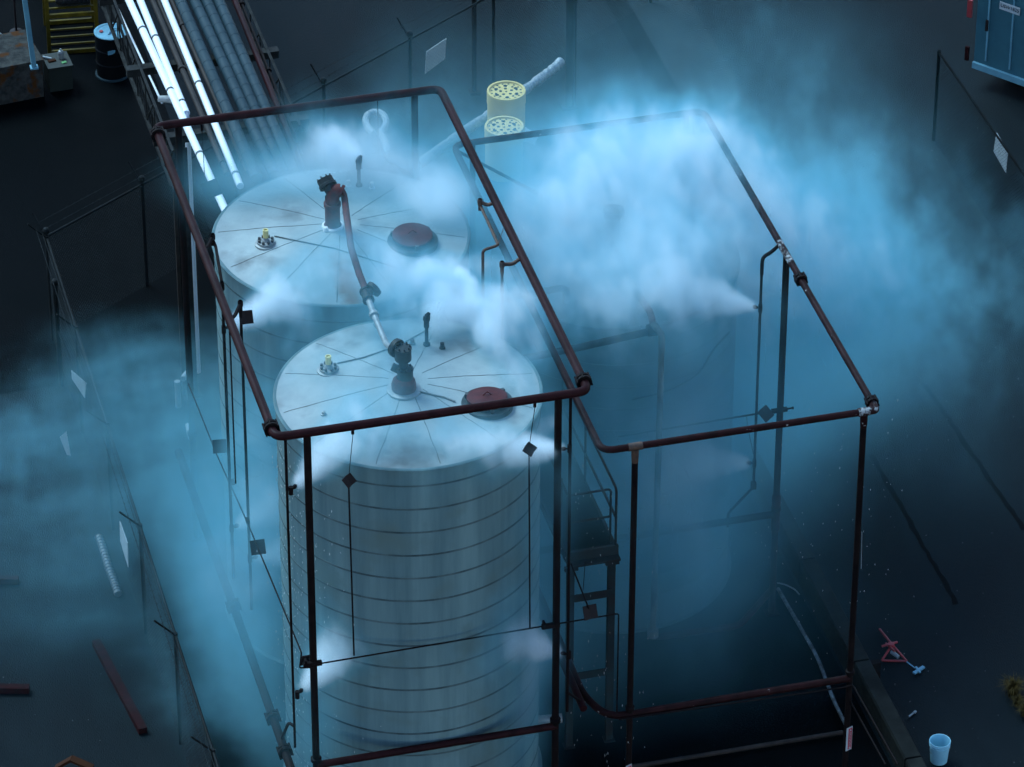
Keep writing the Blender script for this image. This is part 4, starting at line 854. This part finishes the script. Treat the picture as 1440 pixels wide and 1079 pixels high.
# big falling drops that the spray throws off the tank edge
wd = MB(); rnd = random.Random(9)
def drop(c, s, l):
    wd.add([c+Vector((s, 0, 0)), c+Vector((0, s, 0)), c-Vector((s, 0, 0)), c-Vector((0, s, 0)), c+Vector((0, 0, l)), c-Vector((0, 0, l))], [(0, 1, 4), (1, 2, 4), (2, 3, 4), (3, 0, 4), (1, 0, 5), (2, 1, 5), (3, 2, 5), (0, 3, 5)])
for k in range(420):
    a = rnd.gauss(3.5, .22); q = 1.83+abs(rnd.gauss(0, .10))+.03; drop(Vector((2.27+q*math.cos(a), 1.9+q*math.sin(a), rnd.uniform(.4, 6.3))), rnd.uniform(.002, .006), rnd.uniform(.008, .03))
for k in range(160): drop(Vector((rnd.uniform(4.4, 5.4), rnd.uniform(-.2, 2.2), rnd.uniform(.5, 5.5))), rnd.uniform(.002, .005), rnd.uniform(.008, .03))
for k in range(110): drop(Vector((rnd.uniform(8.0, 9.6), rnd.uniform(1, 5), rnd.uniform(.5, 5))), rnd.uniform(.002, .005), rnd.uniform(.008, .025))
o = wd.build('water_drops', M['whitecap']); o['kind'] = 'stuff'; tag(o, 'tiny falling water drops glinting beside the tanks', 'water drops')

# ------------------------------------------------------------------ water mist (one real density field, built where the spray heads stand)
ng = bpy.data.node_groups.new('mist_field', 'GeometryNodeTree')
ng.interface.new_socket('Geometry', in_out='INPUT', socket_type='NodeSocketGeometry'); ng.interface.new_socket('Geometry', in_out='OUTPUT', socket_type='NodeSocketGeometry')
GN, GL = ng.nodes, ng.links
def setin(sock, v):
    if isinstance(v, bpy.types.NodeSocket): GL.new(v, sock)
    else: sock.default_value = v
def m_(op, a, b=None, c=None, clamp=False):
    n = GN.new('ShaderNodeMath'); n.operation = op; n.use_clamp = clamp; setin(n.inputs[0], a)
    if b is not None: setin(n.inputs[1], b)
    if c is not None: setin(n.inputs[2], c)
    return n.outputs[0]
def v_(op, a, b=None, out=0):
    n = GN.new('ShaderNodeVectorMath'); n.operation = op; setin(n.inputs[0], a)
    if b is not None: setin(n.inputs[3 if op == 'SCALE' else 1], b)
    return n.outputs[out]
def noise(vec, scale, detail, rough=.55, color=False):
    n = GN.new('ShaderNodeTexNoise'); setin(n.inputs['Vector'], vec); n.inputs['Scale'].default_value = scale; n.inputs['Detail'].default_value = detail; n.inputs['Roughness'].default_value = rough
    return n.outputs['Color' if color else 'Fac']
def rng(v, a, b, c=0., d=1.):
    n = GN.new('ShaderNodeMapRange'); n.interpolation_type = 'SMOOTHSTEP'; setin(n.inputs[0], v)
    for i, x in enumerate((a, b, c, d)): n.inputs[i+1].default_value = x
    return n.outputs[0]
pos = GN.new('GeometryNodeInputPosition').outputs[0]
def rngs(v, a, b):
    n = GN.new('ShaderNodeMapRange'); n.interpolation_type = 'SMOOTHSTEP'; setin(n.inputs[0], v); setin(n.inputs[1], a); setin(n.inputs[2], b); return n.outputs[0]
warp = v_('SUBTRACT', noise(v_('MULTIPLY', pos, (1, 1, .8)), .42, 2, .5, True), (.5, .5, .5))
warp2 = v_('SUBTRACT', noise(pos, 1.7, 2, .5, True), (.5, .5, .5))
wp1 = v_('ADD', v_('ADD', pos, v_('SCALE', warp, WARP)), v_('SCALE', warp2, WARP*.4))
# torn, drawn-out wisps: the noise is stretched along the drift of each cloud
wpf = v_('ADD', v_('ADD', pos, v_('SCALE', warp, .45)), v_('SCALE', warp2, .3))
fine = rng(noise(v_('MULTIPLY', wp1, (1.25, .75, .75)), 1.0, 9, .70), .30, .70)
streak = rng(noise(v_('MULTIPLY', wp1, (.42, 1.4, 1.8)), .8, 8, .66), .30, .70)
fine2 = rng(noise(v_('MULTIPLY', wpf, (1.5, .8, .7)), 2.3, 5, .65), .32, .68)
soft = rng(noise(wp1, .5, 5, .6), .32, .68)
def erode(shape, nz, k, soft_, floor):
    t = m_('DIVIDE', shape, m_('ADD', shape, k)); lo_ = m_('SUBTRACT', 1-soft_*.5, t)
    return m_('MULTIPLY', shape, m_('MULTIPLY_ADD', rngs(nz, lo_, m_('ADD', lo_, soft_)), 1-floor, floor))
def acc(lst):
    s = lst[0]
    for x in lst[1:]: s = m_('ADD', s, x)
    return s
def puff(c, r, amp, src):
    d = v_('MULTIPLY', v_('SUBTRACT', src, tuple(c)), (1/r[0], 1/r[1], 1/r[2])); q = v_('DOT_PRODUCT', d, d, out=1)
    return m_('MULTIPLY', m_('EXPONENT', m_('MULTIPLY', q, -1.)), amp)
def cone(a, d, k, L, amp, src=None):
    d = Vector(d).normalized(); v = v_('SUBTRACT', src or pos, tuple(a)); t = v_('DOT_PRODUCT', v, tuple(d), out=1); l2 = v_('DOT_PRODUCT', v, v, out=1)
    r2 = m_('SUBTRACT', l2, m_('MULTIPLY', t, t)); w = m_('MULTIPLY_ADD', t, k, .05)
    g = m_('EXPONENT', m_('MULTIPLY', m_('DIVIDE', r2, m_('MULTIPLY', w, w)), -1.6))
    f = m_('DIVIDE', m_('EXPONENT', m_('MULTIPLY', m_('MULTIPLY', t, t), -1/(L*L))), m_('MULTIPLY_ADD', m_('MAXIMUM', t, 0.), 3.0, .25))
    return m_('MULTIPLY', m_('MULTIPLY', g, f), m_('MULTIPLY', rng(t, -.04, .04), amp))
cloud = acc([puff(P(x, y, z), r, a, wp1) for x, y, z, r, a in PUFFS])
drift = acc([puff(P(x, y, z), r, a, wp1) for x, y, z, r, a in DRIFT])
veil = acc([puff(P(x, y, z), r, a, wp1) for x, y, z, r, a in VEIL]+[puff(c_, r, a, wp1) for c_, r, a in VEILW])
broad = acc([puff(P(x, y, z), r, a, pos) for x, y, z, r, a in BROAD])
jets = m_('MULTIPLY', acc([cone(p, d, JETK, 1.5, JETA) for p, d in NOZ]+[cone(P(*a), P(*b)-P(*a), k, L, s, wpf) for a, b, k, L, s in STREAKS]), m_('MULTIPLY_ADD', m_('MULTIPLY', fine, fine2), 2.0, .25))
dens = acc([m_('MULTIPLY', m_('MULTIPLY', erode(cloud, fine, .45, .75, .10), 1.15), m_('MULTIPLY_ADD', fine2, 1.1, .42)), m_('MULTIPLY', m_('MULTIPLY', erode(drift, streak, .16, .8, .12), 1.2), m_('MULTIPLY_ADD', fine2, .8, .6)), m_('MULTIPLY', veil, m_('MULTIPLY_ADD', soft, .8, .5)), m_('MULTIPLY', broad, m_('MULTIPLY_ADD', soft, 1.0, .5)), jets])
sx = v_('MULTIPLY', pos, (1, 1, 1)); sep = GN.new('ShaderNodeSeparateXYZ'); GL.new(pos, sep.inputs[0])
LO, HI = (-9.0, -3.5, -.2), (16.0, 20.5, 9.3)
edge = m_('MULTIPLY', m_('MULTIPLY', rng(sep.outputs[0], LO[0], LO[0]+1.5), rng(sep.outputs[0], HI[0], HI[0]-1.5)), m_('MULTIPLY', rng(sep.outputs[1], LO[1], LO[1]+1), rng(sep.outputs[1], HI[1], HI[1]-1)))
dens = m_('MULTIPLY', m_('MULTIPLY', dens, edge), GAIN)
dens = m_('MAXIMUM', m_('SUBTRACT', dens, .007), 0.)
vc = GN.new('GeometryNodeVolumeCube'); GL.new(dens, vc.inputs['Density']); vc.inputs['Min'].default_value = LO; vc.inputs['Max'].default_value = HI
for nm, i in (('Resolution X', 0), ('Resolution Y', 1), ('Resolution Z', 2)): vc.inputs[nm].default_value = int((HI[i]-LO[i])/VOX)
mist = bpy.data.materials.new('water_mist'); mist.use_nodes = True; nt = mist.node_tree; nt.nodes.clear()
pv = nt.nodes.new('ShaderNodeVolumePrincipled'); om = nt.nodes.new('ShaderNodeOutputMaterial'); nt.links.new(pv.outputs[0], om.inputs['Volume'])
# colour by density: teal shade put into thin mist, lit white into dense
at = nt.nodes.new('ShaderNodeAttribute'); at.attribute_name = 'density'; cr = nt.nodes.new('ShaderNodeMapRange'); cr.inputs[1].default_value = .65; cr.inputs[2].default_value = 1.9
mc = nt.nodes.new('ShaderNodeMix'); mc.data_type = 'RGBA'; mc.inputs[6].default_value = (*MISTTHIN, 1); mc.inputs[7].default_value = (*MISTDENSE, 1)
nt.links.new(at.outputs['Fac'], cr.inputs[0]); nt.links.new(cr.outputs[0], mc.inputs[0]); nt.links.new(mc.outputs[2], pv.inputs['Color'])
pv.inputs['Density'].default_value = 1.0; pv.inputs['Anisotropy'].default_value = ANISO
sm = GN.new('GeometryNodeSetMaterial'); sm.inputs['Material'].default_value = mist; GL.new(vc.outputs[0], sm.inputs[0])
go = GN.new('NodeGroupOutput'); GL.new(sm.outputs[0], go.inputs[0])
hm = MB(); hm.box([(a+b)/2 for a, b in zip(LO, HI)], [b-a for a, b in zip(LO, HI)])
haze = hm.build('haze', mist); kind(haze, 'stuff'); tag(haze, 'blue white water mist drifting from the spray heads over the tanks', 'mist')
md = haze.modifiers.new('mist_field', 'NODES'); md.node_group = ng

# ------------------------------------------------------------------ light: blue overcast dusk
w = bpy.data.worlds.new('World'); S.world = w; w.use_nodes = True; wn = w.node_tree
bg = wn.nodes['Background']; sky = wn.nodes.new('ShaderNodeTexSky'); sky.sky_type = 'NISHITA'; sky.sun_disc = False
sky.sun_elevation = R(SUN_EL); sky.sun_rotation = R(SUN_ROT); sky.air_density = AIR; sky.dust_density = DUST; sky.ozone_density = OZONE
wn.links.new(sky.outputs[0], bg.inputs[0]); bg.inputs[1].default_value = SKY
ld = bpy.data.lights.new('sun', 'SUN'); ld.energy = SUN; ld.angle = R(SUN_ANG); ld.color = SUNCOL
lo = bpy.data.objects.new('sun', ld); COL.objects.link(lo)
az = R(SUN_ROT); sv = Vector((math.sin(az)*math.cos(R(SUN_EL)), math.cos(az)*math.cos(R(SUN_EL)), math.sin(R(SUN_EL))))
lo.rotation_euler = sv.to_track_quat('Z', 'Y').to_euler()
S.view_settings.view_transform = 'Standard'; S.view_settings.look = 'None'; S.view_settings.gamma = 1; S.view_settings.exposure = EXPO
c = S.cycles
c.use_denoising = True; c.use_adaptive_sampling = True; c.adaptive_threshold = .03; c.volume_bounces = 8; c.max_bounces = 12; c.diffuse_bounces = 3; c.glossy_bounces = 3; c.volume_step_rate = STEP; c.volume_max_steps = 512
c.transparent_max_bounces = 8; c.sample_clamp_indirect = 6
